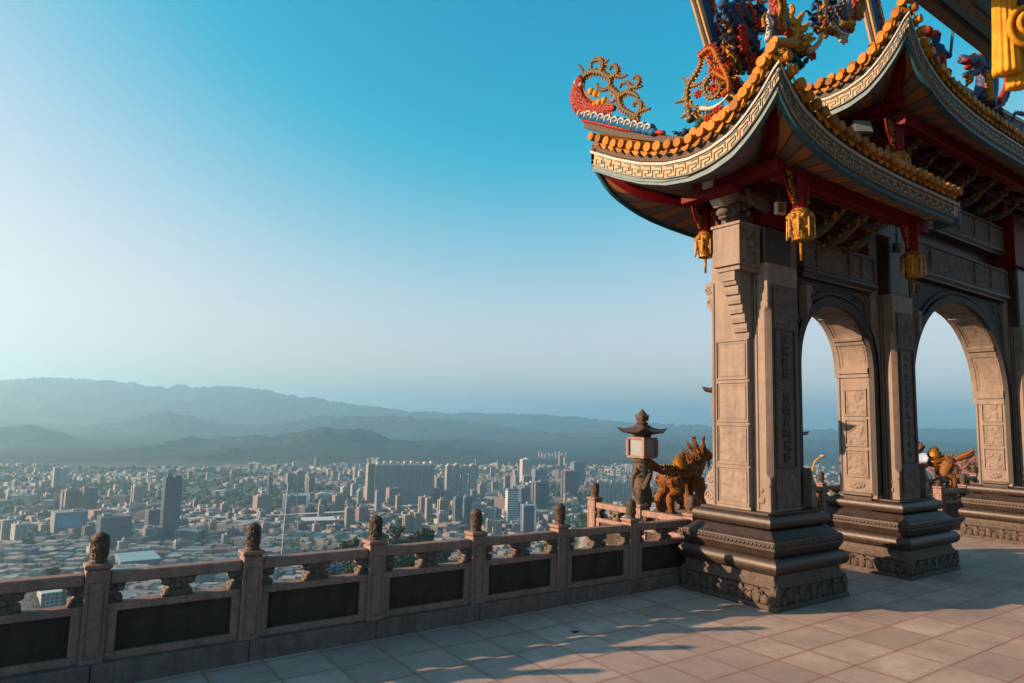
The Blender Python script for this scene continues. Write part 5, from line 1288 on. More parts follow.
    for p, nn in allp:      # a second course of round tiles where the eave climbs to the corner
        if nn.x > -.5 or p.y > yf + 1.15 * lift: continue
        b = MB(); c = p + UP * (FH + .34) - nn * .10 + V3((0, .05, .02)); b.tube([c, c + nn * .05], .052, 14); b.tube([c, c - nn * .3 + UP * .1], [.052, .052], 10); b.build("upper_tile", M["orange"], R, smooth="auto")
    for j in range(len(allp) - 1):
        m_ = (allp[j][0] + allp[j + 1][0]) / 2; nn = allp[j][1]; sd = (allp[j + 1][0] - allp[j][0]).normalized(); b = MB(); c = m_ + UP * (FH + (.18 if nn.x < -.5 else .115)) + nn * .04
        outl = [c + sd * .07, c + sd * .062 - UP * .03, c + sd * .035 - UP * .062, c - UP * .078, c - sd * .035 - UP * .062, c - sd * .062 - UP * .03, c - sd * .07, c - UP * .022]
        b.extrude(outl, nn * .014); b.build("drip_tile", M["orange"], R)
    # soffit
    vs, fs, uv = [], [], []; T = 5
    def under(p, t):
        q = V3((max(xl + 1.15, min(p.x, xr)) if p.x != xl else xl + 1.15, max(yf + 1.05, min(p.y, yb - .9)), zl - .02 if p.x == xl else zf - .02)); a = p - (V3((-.07, 0, 0)) if p.x == xl else V3((0, -.07, 0))) + UP * -.02
        return V3((a.x + (q.x - a.x) * t, a.y + (q.y - a.y) * t, a.z + (max(zl, zf) + .12 - a.z) * (t ** .7)))
    for i, p in enumerate(pts):
        for j in range(T + 1): vs.append(under(p, j / T)); uv.append((cum[i] if False else (p.y if p.x == xl else p.x - xl + yf), j / T))
    for i in range(len(pts) - 1):
        for j in range(T): a = i * (T + 1) + j; fs.append((a, a + 1, a + T + 2, a + T + 1))
    n0 = len(vs); rows = pts[nL - 1:]       # the back side mirrors the front
    for p in rows:
        for j in range(T + 1): q = under(p, j / T); vs.append(V3((q.x, 2 * yc - q.y, q.z))); uv.append((p.x - xl + yf, j / T))
    for i in range(len(rows) - 1):
        for j in range(T): a = n0 + i * (T + 1) + j; fs.append((a, a + 1, a + T + 2, a + T + 1))
    me = bpy.data.meshes.new("soffit"); me.from_pydata([tuple(v - root_loc(R)) for v in vs], [], fs); l = me.uv_layers.new(name="UVMap")
    for lp in me.loops: l.data[lp.index].uv = uv[lp.vertex_index]
    me.materials.append(M["soffit"]); o = bpy.data.objects.new("soffit", me); COL.objects.link(o); o.parent = R
    # beams: hip beams, purlins on both open sides
    zb = zl + .04 if True else 0
    b = MB(); cz = pts[nL - 1].z; b.tube(cr([(xl + .13, yf + .13, cz - .07), (xl + .5, yf + .45, zf + .22), (xl + 1.25, yf + 1.1, zf + .02)], 5), .075, 4); b.build("hip_beam", M["red"], R)
    cz = pts[0].z; b = MB(); b.tube(cr([(xl + .13, yb - .13, cz - .07), (xl + .5, yb - .5, zl + .2), (xl + 1.25, yb - 1.1, zl + .02)], 5), .075, 4); b.build("hip_beam", M["red"], R)
    b = MB(); b.box(xl + .661, xr, yf + .38, yf + .52, zf - .13, zf + .05); b.build("purlin", M["red"], R, bevel=.01)
    b = MB(); b.box(xl + .52, xl + .66, yf + .38, yf + 1.6, zl - .06, zl + .10); b.build("purlin", M["red"], R, bevel=.01)
    b = MB(); b.box(xl + .9, xr, yf + .9, yf + 1.0, zf - .1, zf + .1); b.build("purlin", M["darkred"], R, bevel=.01)
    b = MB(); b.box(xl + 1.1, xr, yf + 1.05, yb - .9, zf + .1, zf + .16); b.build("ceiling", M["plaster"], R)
    return R, at, cum, slope, pts, nL
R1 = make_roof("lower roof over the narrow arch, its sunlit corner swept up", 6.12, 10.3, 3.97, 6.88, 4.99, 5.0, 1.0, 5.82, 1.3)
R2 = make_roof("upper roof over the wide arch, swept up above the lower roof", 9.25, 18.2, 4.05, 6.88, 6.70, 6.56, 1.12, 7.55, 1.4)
b = MB(); b.box(10.3, 10.36, 3.96, 4.3, 4.9, 5.24); b.build("gable_end", M["teal"], G, bevel=.005)
# swallowtail ridges and their stepped sides
def ridge(path, w0, w1, h, label, side_cols, par):
    r = bpy.data.objects.new("ridge", None); COL.objects.link(r); r.parent = par; r["label"] = label
    path = cr(path, 8); N = len(path)
    def bandf(y0, y1, d0, d1, name, mt):
        b = MB(); rings = []
        for i, p in enumerate(path):
            t = (path[min(i + 1, N - 1)] - path[max(i - 1, 0)]).normalized(); sd = t.cross(V3((0, 1, 0))).normalized()
            if sd.z < 0: sd = -sd
            rings.append([p + V3((0, y0, 0)) + sd * d0, p + V3((0, y1, 0)) + sd * d0, p + V3((0, y1, 0)) + sd * d1, p + V3((0, y0, 0)) + sd * d1])
        b.loft(rings); return b.build(name, M[mt], r, bevel=.006)
    bandf(-w0, w0, -h, -h * .78, "ridge_foot", "cream"); bandf(-w0 * .42, w0 * .42, -h - .012, -h + .01, "ridge_stripe", "pillar_dk"); bandf(-w0 * .8, w0 * .8, -h * .78, -h * .2, "ridge_wall", "navy"); bandf(-w0 * 1.1, w0 * 1.1, -h * .2, -.0, "ridge_cap", "cream"); bandf(-w0 * .5, w0 * .5, .0, .03, "ridge_stripe", "pillar_dk")
    b = MB(); rr = random.Random(5)
    for i in range(2, N - 1):
        for sgn in (-1, 1):
            for q in range(2):
                p = path[i] + V3((rr.uniform(-.03, .03), sgn * w0 * .8, -h * rr.uniform(.28, .72))); b.ball(p, .035, .03, .035, 7, 5)
    b.build("ridge_flowers", M["coral"], r, smooth=True)
ridge([(10.3, 5.45, 6.75), (9.2, 5.45, 6.66), (8.3, 5.45, 6.62), (7.75, 5.45, 6.6), (7.38, 5.45, 6.75), (7.12, 5.45, 7.2), (6.86, 5.45, 7.72), (6.5, 5.45, 8.3)], 0.055, .11, .36, "lower ridge ending in a striped swallowtail", None, R1[0])
ridge([(18, 5.0, 8.5), (14, 5.0, 8.3), (12, 5.0, 8.2), (11.2, 5.0, 8.05), (10.75, 5.0, 7.95), (10.55, 5.0, 8.3), (10.3, 5.0, 8.9), (10.0, 5.0, 9.6)], 0.06, .12, .4, "upper ridge ending in a striped swallowtail", None, R2[0])

# hanging gilded lotus posts under the eaves
def pendant(x, y, z0, s, label, par):
    p = bpy.data.objects.new("hanging_post", None); COL.objects.link(p); p.parent = par; p["label"] = label
    c = (x, y, z0)
    b = MB(); b.lathe([(.07 * s, -.02), (.085 * s, .0), (.085 * s, .34 * s), (.075 * s, .42 * s)], 16, c); b.build("post", M["red"], p, smooth="auto")
    b = MB(); b.lathe([(.05 * s, -.34 * s), (.10 * s, -.33 * s), (.10 * s, -.29 * s), (.115 * s, -.27 * s), (.125 * s, -.12 * s), (.145 * s, -.06 * s), (.14 * s, -.02 * s), (.11 * s, .0), (.10 * s, .03)], 20, c)
    for k in range(8):
        a = k * pi / 4; r = .13 * s; b.ball((x + r * cos(a), y + r * sin(a), z0 - .06 * s), .035 * s, n=8, m=5); b.ball((x + r * cos(a + .39), y + r * sin(a + .39), z0 - .2 * s), .028 * s, n=7, m=5)
    b.build("lotus_basket", M["gold"], p, smooth="auto")
    b = MB()
    for k in range(8):
        a = k * pi / 4 + .39; r = .145 * s; b.tube([(x + r * cos(a), y + r * sin(a), z0 - .08 * s), (x + r * 1.04 * cos(a), y + r * 1.04 * sin(a), z0 - .31 * s)], .012 * s, 6)
    b.build("tassel", M["cream"], p, smooth=True)
    b = MB(); b.tube([(x, y, z0 - .33 * s), (x, y, z0 - .56 * s)], [.022 * s, .015 * s], 8); b.build("drop", M["gold"], p, smooth=True)
    b = MB(); cpts = [(x + .06 * s, y + .02, z0 + .02), (x + .13 * s, y + .04, z0 + .16 * s), (x + .16 * s, y + .06, z0 + .30 * s), (x + .26 * s, y + .1, z0 + .40 * s)]
    b.tube(cr(cpts, 5), [.055 * s] * 16, 8, flat=.7); rr = random.Random(int(x * 7))
    for k in range(24): q = cr(cpts, 5)[rr.randint(0, 14)]; b.ball(V3(q) + V3((rr.uniform(-.05, .05) * s, -.04 * s, rr.uniform(-.04, .04) * s)), .024 * s, n=6, m=4)
    b.build("gilded_brace", M["gold"], p, smooth=True)
    # triangular carved wing to the left
    b = MB(); w = [(x - .08 * s, y, z0 + .05 * s), (x - .14 * s, y, z0 + .10 * s), (x - .26 * s, y, z0 + .3 * s), (x - .30 * s, y, z0 + .46 * s), (x - .08 * s, y, z0 + .42 * s)]; b.extrude(w, (0, .03, 0)); wg = b.build("carved_wing", M["red"], p, bevel=.006)
    b = MB()
    for k in range(40):
        u, v = rr.random(), rr.random(); q = V3(w[0]).lerp(V3(w[4]), v).lerp(V3(w[1]).lerp(V3(w[3]), v), u * .8 + .05); b.ball(q, .022 * s, .016 * s, .018 * s, 6, 4)
    b.build("wing_carving", M["gold"], wg, smooth=True)
    return p
pendant(7.08, 4.35, 4.53, 1.0, "gilded hanging post under the sunlit corner of the lower roof", R1[0])
pendant(9.87, 4.40, 4.50, 1.0, "gilded hanging post in shade beside the second pillar", R1[0])
pendant(7.1, 5.72, 4.55, .9, "gilded hanging post half hidden behind the first pillar", R1[0])
pendant(10.0, 4.6, 6.02, 1.05, "gilded hanging post under the upper roof corner", R2[0])
# curved gilded bracket arms in the dark under the eaves
def arms(x0, x1, n, y0, y1, z, par):
    for k in range(n):
        x = x0 + (x1 - x0) * k / max(1, n - 1); b = MB()
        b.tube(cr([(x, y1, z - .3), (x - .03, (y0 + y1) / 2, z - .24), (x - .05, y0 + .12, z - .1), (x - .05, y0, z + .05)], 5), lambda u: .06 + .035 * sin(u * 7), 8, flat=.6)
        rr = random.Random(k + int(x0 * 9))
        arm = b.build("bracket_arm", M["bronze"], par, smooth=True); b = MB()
        for _ in range(26): u = rr.random(); b.ball((x - .05 + rr.uniform(-.04, .04), y1 + (y0 - y1) * u, z - .3 + .32 * u * u + rr.uniform(-.06, .06)), .03, n=6, m=4)
        b.build("arm_carving", M["gold"], par, smooth=True)
arms(8.5, 9.5, 3, 4.5, 5.3, 4.95, R1[0]); arms(10.9, 16.5, 9, 4.65, 5.4, 6.5, R2[0])
for k in range(9):
    b = MB(); x = 10.9 + k * .7; b.box(x - .06, x + .06, 4.7, 5.3, 6.5, 6.62); b.box(x - .22, x + .22, 5.0, 5.12, 6.34, 6.5); b.build("bracket_block", M["darkred"], R2[0])

# square framed lamps hanging under the eaves
def plaque(px, py, y, s, label, dark=False):
    c = on_y(px, py, y); t = thing("square_lamp", label, "lamp", c); t.rotation_euler.z = -.35
    b = MB(); b.box(-s, s, -.03, .03, -s * 1.15, s * 1.15); b.build("frame", M["white"] if not dark else M["iron"], t, world=False, bevel=.006)
    b = MB(); b.box(-s * .62, s * .62, -.036, -.028, -s * .8, s * .8); e = b.build("face", M["darkred"], t, world=False)
    b = MB(); rr = random.Random(int(px))
    for k in range(22): b.ball((rr.uniform(-.5, .5) * s, -.036, rr.uniform(-.65, .65) * s), .012, .01, .014, 6, 4)
    b.build("emblem", M["gold"], e, world=False, smooth=True)
    b = MB(); b.box(-.012, .012, -.01, .01, s * 1.15, s * 1.15 + .3); b.build("hanger", M["iron"], t, world=False)
    return t
plaque(780, 208.5, 4.72, .065, "white framed square lamp with gilt emblem by the sunlit hanging post")
plaque(890.5, 147, 5.0, .08, "white framed square lamp with gilt emblem under the upper roof")
plaque(897, 248, 5.0, .06, "dark framed square lamp in shade beside the second pillar", True)
c = on_y(862, 128, 4.95)
t = thing("floodlight", "boxy floodlight with pale front glass under the upper roof corner", "floodlight", c); t.rotation_euler = (-.35, 0, -.6)
b = MB(); b.box(-.14, .14, -.03, .2, -.12, .12); b.build("housing", M["iron"], t, world=False, bevel=.01)
b = MB(); b.box(-.125, .125, -.042, -.03, -.1, .105); b.build("glass", M["lampglass"], t, world=False)
b = MB(); b.bar((0, .1, .12), (0, .1, .42), .03, .03); b.build("arm", M["iron"], t, world=False)
# ------------------------------------------------------------------ glazed figures on the roofs
def sk(kind, c, o, s):
    """sketch -> points on a real plane: ('x' or 'y', coordinate); o, s: origin and scale of the sketch"""
    f = (lambda p: on_x(o[0] + p[0] / s, o[1] + p[1] / s, c)) if kind == "x" else (lambda p: on_y(o[0] + p[0] / s, o[1] + p[1] / s, c))
    return f
def curls(name, mtl, par, F, lines, r, nrm, spikes=True, edge=None, n=8, fat=1.0):
    b = MB(); e = MB(); nrm = V3(nrm)
    for ln in lines:
        rad = r
        if isinstance(ln, tuple): ln, rad = ln
        rad *= fat
        P = cr([F(p) for p in ln], 6); N = len(P)
        b.tube(P, lambda u: rad * (1.15 - .75 * u), n)
        for i in range(1, N - 1):
            t = (P[i + 1] - P[i - 1]).normalized(); sd = t.cross(nrm).normalized(); q = rad * (1.15 - .75 * i / (N - 1))
            if spikes and i % 2 == 0:
                for sg in (1, -1): e.cone(P[i] + sd * q * .7 * sg, P[i] + sd * q * (1.9 if sg > 0 else 1.35) * sg + t * q * .4, q * .42)
            for sg in (-1, 1): e.ball(P[i] + nrm * (q * .75) * (1) - sd * (sg * q * .5), q * .33, n=6, m=4) if i % 2 else None
    o = b.build(name, mtl, par, smooth=True)
    if edge and e.v: e.build("crest", edge, o, smooth=True)
    return o
def tufts(name, mtl, par, F, x0, x1, y0, y1, n, r, nrm, seed, depth=.15, ups=(-1, .2)):
    rr = random.Random(seed); b = MB(); nrm = V3(nrm)
    for k in range(n):
        p = (rr.uniform(x0, x1), rr.uniform(y0, y1)); L = (x1 - x0 + y1 - y0) * .11 * rr.uniform(.6, 1.3); a = rr.uniform(-2.6, -.5); c = rr.uniform(-1.3, 1.3)
        off = -nrm * rr.uniform(0, depth); q = [p]; 
        for i in range(4): q.append((q[-1][0] + cos(a) * L * .35, q[-1][1] + sin(a) * L * .35)); a += c * .8
        P = cr([F(z) + off for z in q], 3); b.tube(P, lambda u: r * rr.uniform(.8, 1.1) * (1.1 - .95 * u), 6)
        if k % 3 == 0: b.ball(F(p) + off, r * 1.5, n=7, m=5)
    return b.jitter(r * .5, 14).build(name, mtl, par, smooth=True)
# carp turning into a dragon on the far corner
F = sk("x", 6.2, (565, 50), 7.51)
t = thing("carp_figure", "red carp with curling golden plume riding waves on the far lower roof corner", "roof figure", F((250, 520)))
b = MB(); P = cr([F(p) for p in ((122, 222), (102, 275), (95, 335), (112, 395), (160, 435), (225, 450), (300, 448), (375, 436))], 6)
b.tube(P, lambda u: .085 + .065 * sin(min(u * 3, 1.57)) - .19 * max(0, u - .42), 14, flat=.7); b.ball(F((118, 232)), .075, .075, .085, 12, 8)
bd = b.build("body", M["fishscale"], t, smooth=True)
b = MB()
for i in range(2, len(P) - 2):
    tt = (P[i + 1] - P[i - 1]).normalized(); sd = tt.cross(V3((1, 0, 0)))
    rq = .085 + .065 * sin(min(i / (len(P) - 1) * 3, 1.57)) - .19 * max(0, i / (len(P) - 1) - .42)
    for k in (-1, 1): b.cone(P[i] + sd * (k * rq * .9), P[i] + sd * (k * (rq + .035)) + tt * .025, .016)
b.build("fins", M["orange"], bd, smooth=True)
b = MB(); b.ball(F((142, 268)) + V3((-.06, 0, 0)), .035, n=8, m=5); b.ball(F((100, 255)) + V3((-.06, 0, 0)), .03, n=8, m=5); b.build("eye", M["white"], bd, smooth=True)
b = MB()
for p in ((200, 310), (260, 395), (235, 330), (300, 380), (225, 420)): b.ball(F(p), .06, .055, .05, 8, 6); [b.cone(F(p), F((p[0] + 40 * cos(a), p[1] + 34 * sin(a))), .03) for a in (-.6, 0, .6, 1.2)]
b.build("belly_fins", M["yellow"], t, smooth=True)
C1 = [([(150, 195), (130, 145), (95, 105)], .022), ([(150, 200), (200, 165), (270, 170), (330, 205), (345, 240), (330, 285), (290, 300), (250, 285), (245, 250)], .036), ([(270, 165), (290, 120), (275, 80), (235, 75), (200, 95), (200, 130)], .034), ([(285, 120), (300, 100), (328, 72)], .022), ([(340, 210), (390, 180), (400, 145), (375, 115), (345, 125), (340, 150)], .032), ([(375, 190), (430, 200), (466, 188)], .026),
      ([(350, 285), (410, 340), (455, 325), (490, 300), (495, 275), (470, 245), (425, 255), (415, 285)], .034), ([(480, 315), (530, 335), (556, 362)], .028), ([(490, 275), (540, 280), (582, 270)], .026), ([(545, 275), (562, 235), (550, 205), (525, 200), (512, 220)], .026),
      ([(410, 345), (415, 400), (445, 450), (500, 480), (545, 505), (555, 540), (550, 565)], .034), ([(545, 505), (560, 465), (600, 450), (642, 440)], .03), ([(575, 455), (575, 410), (545, 390), (515, 405), (525, 425)], .028), ([(535, 520), (495, 535), (475, 515)], .026)]
curls("plume", M["bronze"], t, F, C1, .03, (-1, 0, 0), edge=M["gold"], fat=1.3)
curls("blue_curl", M["blue"], t, F, [([(345, 290), (380, 320), (385, 360), (350, 390), (310, 385), (300, 355)], .038)], .03, (-1, 0, 0), edge=M["yellow"])
b = MB(); wv = MB()
for k in range(11):
    x = 140 + k * 50; y = 485 + k * 11; c = F((x, y)); b.ball(c, .07, .085, .07, 8, 6); b.ball(F((x + 22, y + 20)), .06, .075, .05, 8, 6)
    wv.tube(cr([F((x - 22, y + 14)), F((x - 14, y - 20)), F((x + 12, y - 30)), F((x + 22, y - 8)), F((x + 6, y + 2))], 4), .016, 6)
    wv.v = [(v[0] - (.0 if i < len(wv.v) - 105 else .0), v[1], v[2]) for i, v in enumerate(wv.v)]
wb = b.build("waves", M["blue"], t, smooth=True)
wv.v = [(v[0] - .055, v[1], v[2]) for v in wv.v]; wv.build("foam", M["white"], wb, smooth=True)
# the coping strip under the carp follows the eave, on a low stone ridge
cp_ = cr([F(p) for p in ((130, 522), (250, 548), (400, 583), (560, 603), (745, 622), (960, 640), (1130, 600))], 5)
b = MB(); b.loft([[p + V3((.03, 0, -.015)), p + V3((.14, 0, -.015)), p + V3((.14, 0, -.12)), p + V3((.03, 0, -.12))] for p in cp_]); b.build("ridge_stone", M["finial"], t)
b = MB(); b.tube(cr([F(p) for p in ((130, 525), (250, 550), (400, 585), (560, 605), (745, 622))], 4), .028, 6); b.build("coping", M["coral"], t, smooth=True)

F = sk("x", 6.5, (670, 0), 4.875)
t = thing("phoenix_figure", "golden scrolling dragon figure standing at the dip of the lower roof's sunlit eave", "roof figure", F((130, 620)))
curls("scrolls", M["bronze"], t, F, [([(100, 590), (85, 500), (90, 420), (130, 355), (150, 310), (150, 275), (190, 240), (215, 235)], .034), ([(130, 360), (85, 395), (60, 378)], .024), ([(88, 470), (60, 490), (26, 502)], .028), ([(88, 530), (75, 560), (52, 575)], .022), ([(185, 385), (165, 430), (190, 475), (230, 465), (245, 420), (220, 400)], .028), ([(180, 400), (205, 350), (200, 325)], .022), ([(110, 420), (140, 410), (180, 385)], .022), ([(100, 500), (110, 520), (150, 525)], .022)], .03, (-1, 0, 0), edge=M["yellow"], fat=1.25)
curls("beast_neck", M["orange"], t, F, [([(150, 275), (190, 240), (215, 245), (235, 290), (265, 345), (285, 400), (285, 450)], .05), ([(215, 350), (245, 370), (280, 390)], .04)], .05, (-1, 0, 0), edge=M["coral"])
curls("white_scroll", M["white"], t, F, [([(150, 528), (200, 528), (250, 500), (285, 460)], .028)], .02, (-1, 0, 0), spikes=False)
for p, r_ in (((138, 460), .055), ((190, 580), .06), ((232, 545), .07), ((240, 350), .05)): MB().flower(F(p), r_, (-1, -.3, 0)).build("flower", M["coral"], t, smooth=True)
tufts("gold_feathers", M["gold"], t, F, 170, 290, 250, 470, 61, 0.020, (-1, 0, 0), 15, .12); tufts("red_feathers", M["coral"], t, F, 190, 290, 250, 480, 36, 0.018, (-1, 0, 0), 16, .05)
tufts("green_rockwork", M["green"], t, F, 95, 235, 540, 660, 46, .032, (-1, 0, 0), 12)
tufts("dark_rockwork", M["navy"], t, F, 25, 110, 625, 680, 16, .026, (-1, 0, 0), 13)
tufts("gold_leaves", M["gold"], t, F, 110, 250, 520, 620, 25, 0.018, (-1, 0, 0), 14)

F = sk("y", 4.42, (770, 0), 8.46)
t = thing("flame_figure", "bright yellow flame-shaped dragon figure between the two roof corners", "roof figure", F((230, 420)))
curls("flames", M["yellow"], t, F, [([(190, 400), (190, 330), (205, 270), (210, 220), (185, 180), (160, 155), (192, 95), (180, 40)], .06), ([(215, 235), (240, 170), (285, 105)], .05), ([(215, 265), (290, 240), (315, 195)], .05), ([(230, 300), (260, 330), (320, 300), (362, 285)], .038), ([(240, 370), (300, 375), (340, 335), (382, 325)], .042), ([(190, 330), (240, 360), (290, 385)], .045), ([(185, 195), (140, 185), (105, 210), (95, 230)], .04), ([(150, 240), (165, 280), (140, 310)], .04)], .05, (0, -1, 0), edge=M["orange"])
curls("grey_horn", M["navy"], t, F, [([(205, 260), (225, 195), (262, 140)], .04)], .03, (0, -1, 0), spikes=False)
curls("pale_scroll", M["cream"], t, F, [([(310, 440), (370, 410), (420, 350), (440, 290)], .045)], .03, (0, -1, 0), spikes=False)
for p in ((145, 272), (240, 345), (345, 470)): MB().flower(F(p), .07, (-.3, -1, 0)).build("flower", M["coral"], t, smooth=True)
tufts("leaves", M["gold"], t, F, 150, 330, 330, 460, 61, 0.023, (0, -1, 0), 22); tufts("dark_leaves", M["green"], t, F, 150, 330, 400, 540, 43, 0.023, (0, -1, 0), 23)

def figurine(label, pos, h, robe, sash, yaw=0, name="figurine", sword=False):
    t = thing(name, label, "figurine", pos, None); t.rotation_euler.z = yaw; s = h
    b = MB()
    b.lathe([(.20 * s, 0), (.21 * s, .05 * s), (.15 * s, .3 * s), (.12 * s, .48 * s), (.15 * s, .62 * s), (.14 * s, .72 * s), (.06 * s, .78 * s), (.05 * s, .8 * s), (.075 * s, .84 * s), (.085 * s, .9 * s), (.07 * s, .97 * s), (.02 * s, 1.0 * s)], 14)
    for sg in (-1, 1): b.tube(cr([(sg * .13 * s, 0, .68 * s), (sg * .22 * s, -.05 * s, .54 * s), (sg * .14 * s, -.17 * s, .5 * s)], 4), lambda u: (.065 - .02 * u) * s, 8)
    o = b.build("body", robe, t, world=False); remesh(o, h * .022, 2)
    b = MB(); b.lathe([(.135 * s, .44 * s), (.15 * s, .48 * s), (.135 * s, .52 * s)], 14); b.lathe([(.09 * s, .93 * s), (.10 * s, .97 * s), (.05 * s, 1.06 * s), (.0, 1.1 * s)], 12); b.box(-.035 * s, .035 * s, -.19 * s, -.12 * s, .08 * s, .46 * s); b.build("robe_trim", sash, t, world=False, smooth="auto")
    if sword: b = MB(); b.bar((.14 * s, -.17 * s, .45 * s), (.34 * s, -.12 * s, 1.35 * s), .05 * s, .02 * s); b.build("sword", M["iron"], t, world=False)
    return t
fl = [("purple robed figurine at the head of the row on the lower roof eave", M["navy"], M["gold"]), ("gilded figurine, second of the row on the lower roof eave", M["gold"], M["coral"]), ("teal robed figurine, third of the row on the lower roof eave", M["green"], M["yellow"]), ("red robed figurine, fourth of the row on the lower roof eave", M["coral"], M["gold"]), ("dark green figurine, last and lowest of the row on the lower roof eave", M["green"], M["gold"])]
for k, (lb, ro, sa) in enumerate(fl):
    X = 6.72 + k * .24; p = V3((X, 4.12, 0)); e = min(R1[4][R1[5]:], key=lambda q: abs(q.x - X)); figurine(lb, (X, 4.16, e.z + .25), .40, ro, sa, .3)
figurine("blue robed warrior figurine with a raised sword on the upper roof corner", on_y(938, 82, 4.25), .75, M["navy"], M["coral"], -.4, "warrior_figurine", True)
for k, (px, py, lb, ro) in enumerate(((926, 50, "gilded figurine with a red ball on the upper roof corner", "gold"), (950, 92, "dark green beast figurine behind the warrior on the upper roof", "green"))):
    f = figurine(lb, on_y(px, py + 10, 4.3), .5, M[ro], M["coral"], .2)
b = MB(); q = on_y(927, 32, 4.25); b.ball(q, .085, n=14, m=9); o = b.build("red_ball", M["coral"], None, smooth=True); tag(o, "round red ball held up on the upper roof corner", "ball")
# dragon with raised head on the upper roof
F = sk("y", 4.55, (910, 0), 4.55)
t = thing("dragon_figure", "blue dragon with open red mouth and orange belly on the upper roof", "roof figure", F((320, 470)))
b = MB(); b.tube(cr([F(p) for p in ((330, 480), (345, 420), (350, 360), (345, 310), (330, 285))], 5), lambda u: .20 - .05 * u, 12)
b.ball(F((300, 290)), .2, .14, .13, 12, 8); b.tube(cr([F(p) for p in ((300, 275), (265, 275), (232, 268))], 4), [.11, .10, .095, .09, .085, .08, .08, .085, .07], 10); b.tube(cr([F(p) for p in ((310, 325), (275, 335), (245, 342))], 4), lambda u: .07 - .02 * u, 8)
b.tube(cr([F(p) for p in ((370, 340), (400, 325), (440, 335), (470, 330))], 4), lambda u: .08 - .03 * u, 8); b.tube(cr([F(p) for p in ((320, 410), (290, 440), (285, 470))], 4), .07, 8)
o = b.build("body", M["bluescale"], t); remesh(o, .028, 2)
b = MB()
for k in range(9): b.ball(F((318 + k * 1.2, 350 + k * 14)) + V3((0, -.13, 0)), .10, .06, .055, 10, 6)
b.build("belly", M["orange"], t, smooth=True)
b = MB(); b.ball(F((245, 282)) + V3((0, -.04, 0)), .10, .08, .06, 10, 6); b.ball(F((240, 268)), .05, n=8, m=5); b.ball(F((255, 310)) + V3((0, -.03, 0)), .08, .06, .04, 8, 5); b.build("mouth", M["coral"], t, smooth=True)
curls("beard", M["gold"], t, F, [([(262, 345), (265, 370), (258, 390)], .05), ([(275, 345), (280, 365), (272, 378)], .04)], .03, (0, -1, 0), edge=M["yellow"])
curls("horns", M["coral"], t, F, [([(310, 265), (330, 245), (345, 225)], .05), ([(325, 275), (350, 255), (335, 230)], .04), ([(300, 262), (290, 248), (270, 258)], .035)], .03, (0, -1, 0), edge=M["gold"])
curls("spine", M["green"], t, F, [([(345, 290), (370, 330), (385, 400), (370, 470)], .06)], .04, (0, -1, 0), edge=M["navy"])
curls("tail_arc", M["coral"], t, F, [([(400, 470), (425, 430), (440, 380), (435, 345), (420, 335)], .06)], .05, (0, -1, 0), spikes=False)
curls("base_scroll", M["navy"], t, F, [([(285, 480), (350, 495), (410, 480), (445, 430), (450, 370)], .06), ([(400, 500), (440, 560), (480, 590), (519, 580)], .06), ([(519, 520), (480, 515), (470, 540)], .04)], .05, (0, -1, 0), edge=M["gold"])
# scaled bodies coiling up at the two near roof corners
def corner_coil(label, F, body, extra, nrm):
    t = thing("coiling_dragon", label, "roof figure", F(body[0])); P = cr([F(p) for p in body], 6)
    b = MB(); b.tube(P, lambda u: .085, 10); o = b.build("body", M["fishscale"], t, smooth=True); b = MB()
    for i in range(1, len(P) - 1):
        tt = (P[i + 1] - P[i - 1]).normalized(); sd = tt.cross(V3(nrm))
        for k in (-1, 0, 1): b.ball(P[i] + V3(nrm) * (.08 - abs(k) * .02) + sd * (k * .05), .024, n=6, m=4)
        b.cone(P[i] + sd * .08, P[i] + sd * .15 + tt * .04, .035)
    b.build("scales", M["gold"], o, smooth=True)
    for nm, mt, lines in extra: curls(nm, M[mt], t, F, lines, .03, nrm, edge=M["gold"])
    return t
F = sk("y", 4.12, (670, 0), 4.875)
corner_coil("red scaled dragon body rising with a white crest at the lower roof's near corner", F, [(525, 160), (520, 110), (528, 60), (520, 10), (530, -60), (560, -130)], [("white_crest", "white", [([(478, 195), (485, 140), (478, 90), (485, 50)], .035)]), ("blue_crest", "blue", [([(500, 190), (505, 120), (492, 70)], .03), ([(560, 120), (565, 60), (555, 0)], .045)]), ("gold_crest", "gold", [([(462, 130), (455, 90), (470, 60)], .025), ([(545, 150), (550, 90), (540, 30)], .03)])], (0, -1, 0))
F = sk("y", 4.2, (770, 0), 8.46)
corner_coil("red and blue dragon body rising from the upper roof's near corner", F, [(730, 170), (720, 110), (745, 60), (725, 10), (740, -60), (790, -150)], [("blue_crest", "blue", [([(640, 160), (620, 80), (600, 10), (610, -40)], .07), ([(670, 120), (660, 50), (670, -20)], .05)]), ("gold_crest", "yellow", [([(700, 200), (650, 190), (610, 205), (590, 220)], .04), ([(690, 130), (640, 115), (620, 135)], .03)]), ("grey_scroll", "navy", [([(480, 60), (520, 160), (570, 230), (640, 270)], .05), ([(560, 40), (600, 130), (640, 190)], .05)]), ("pale_scroll", "white", [([(500, 90), (530, 190), (590, 270), (660, 290)], .035)])], (0, -1, 0))
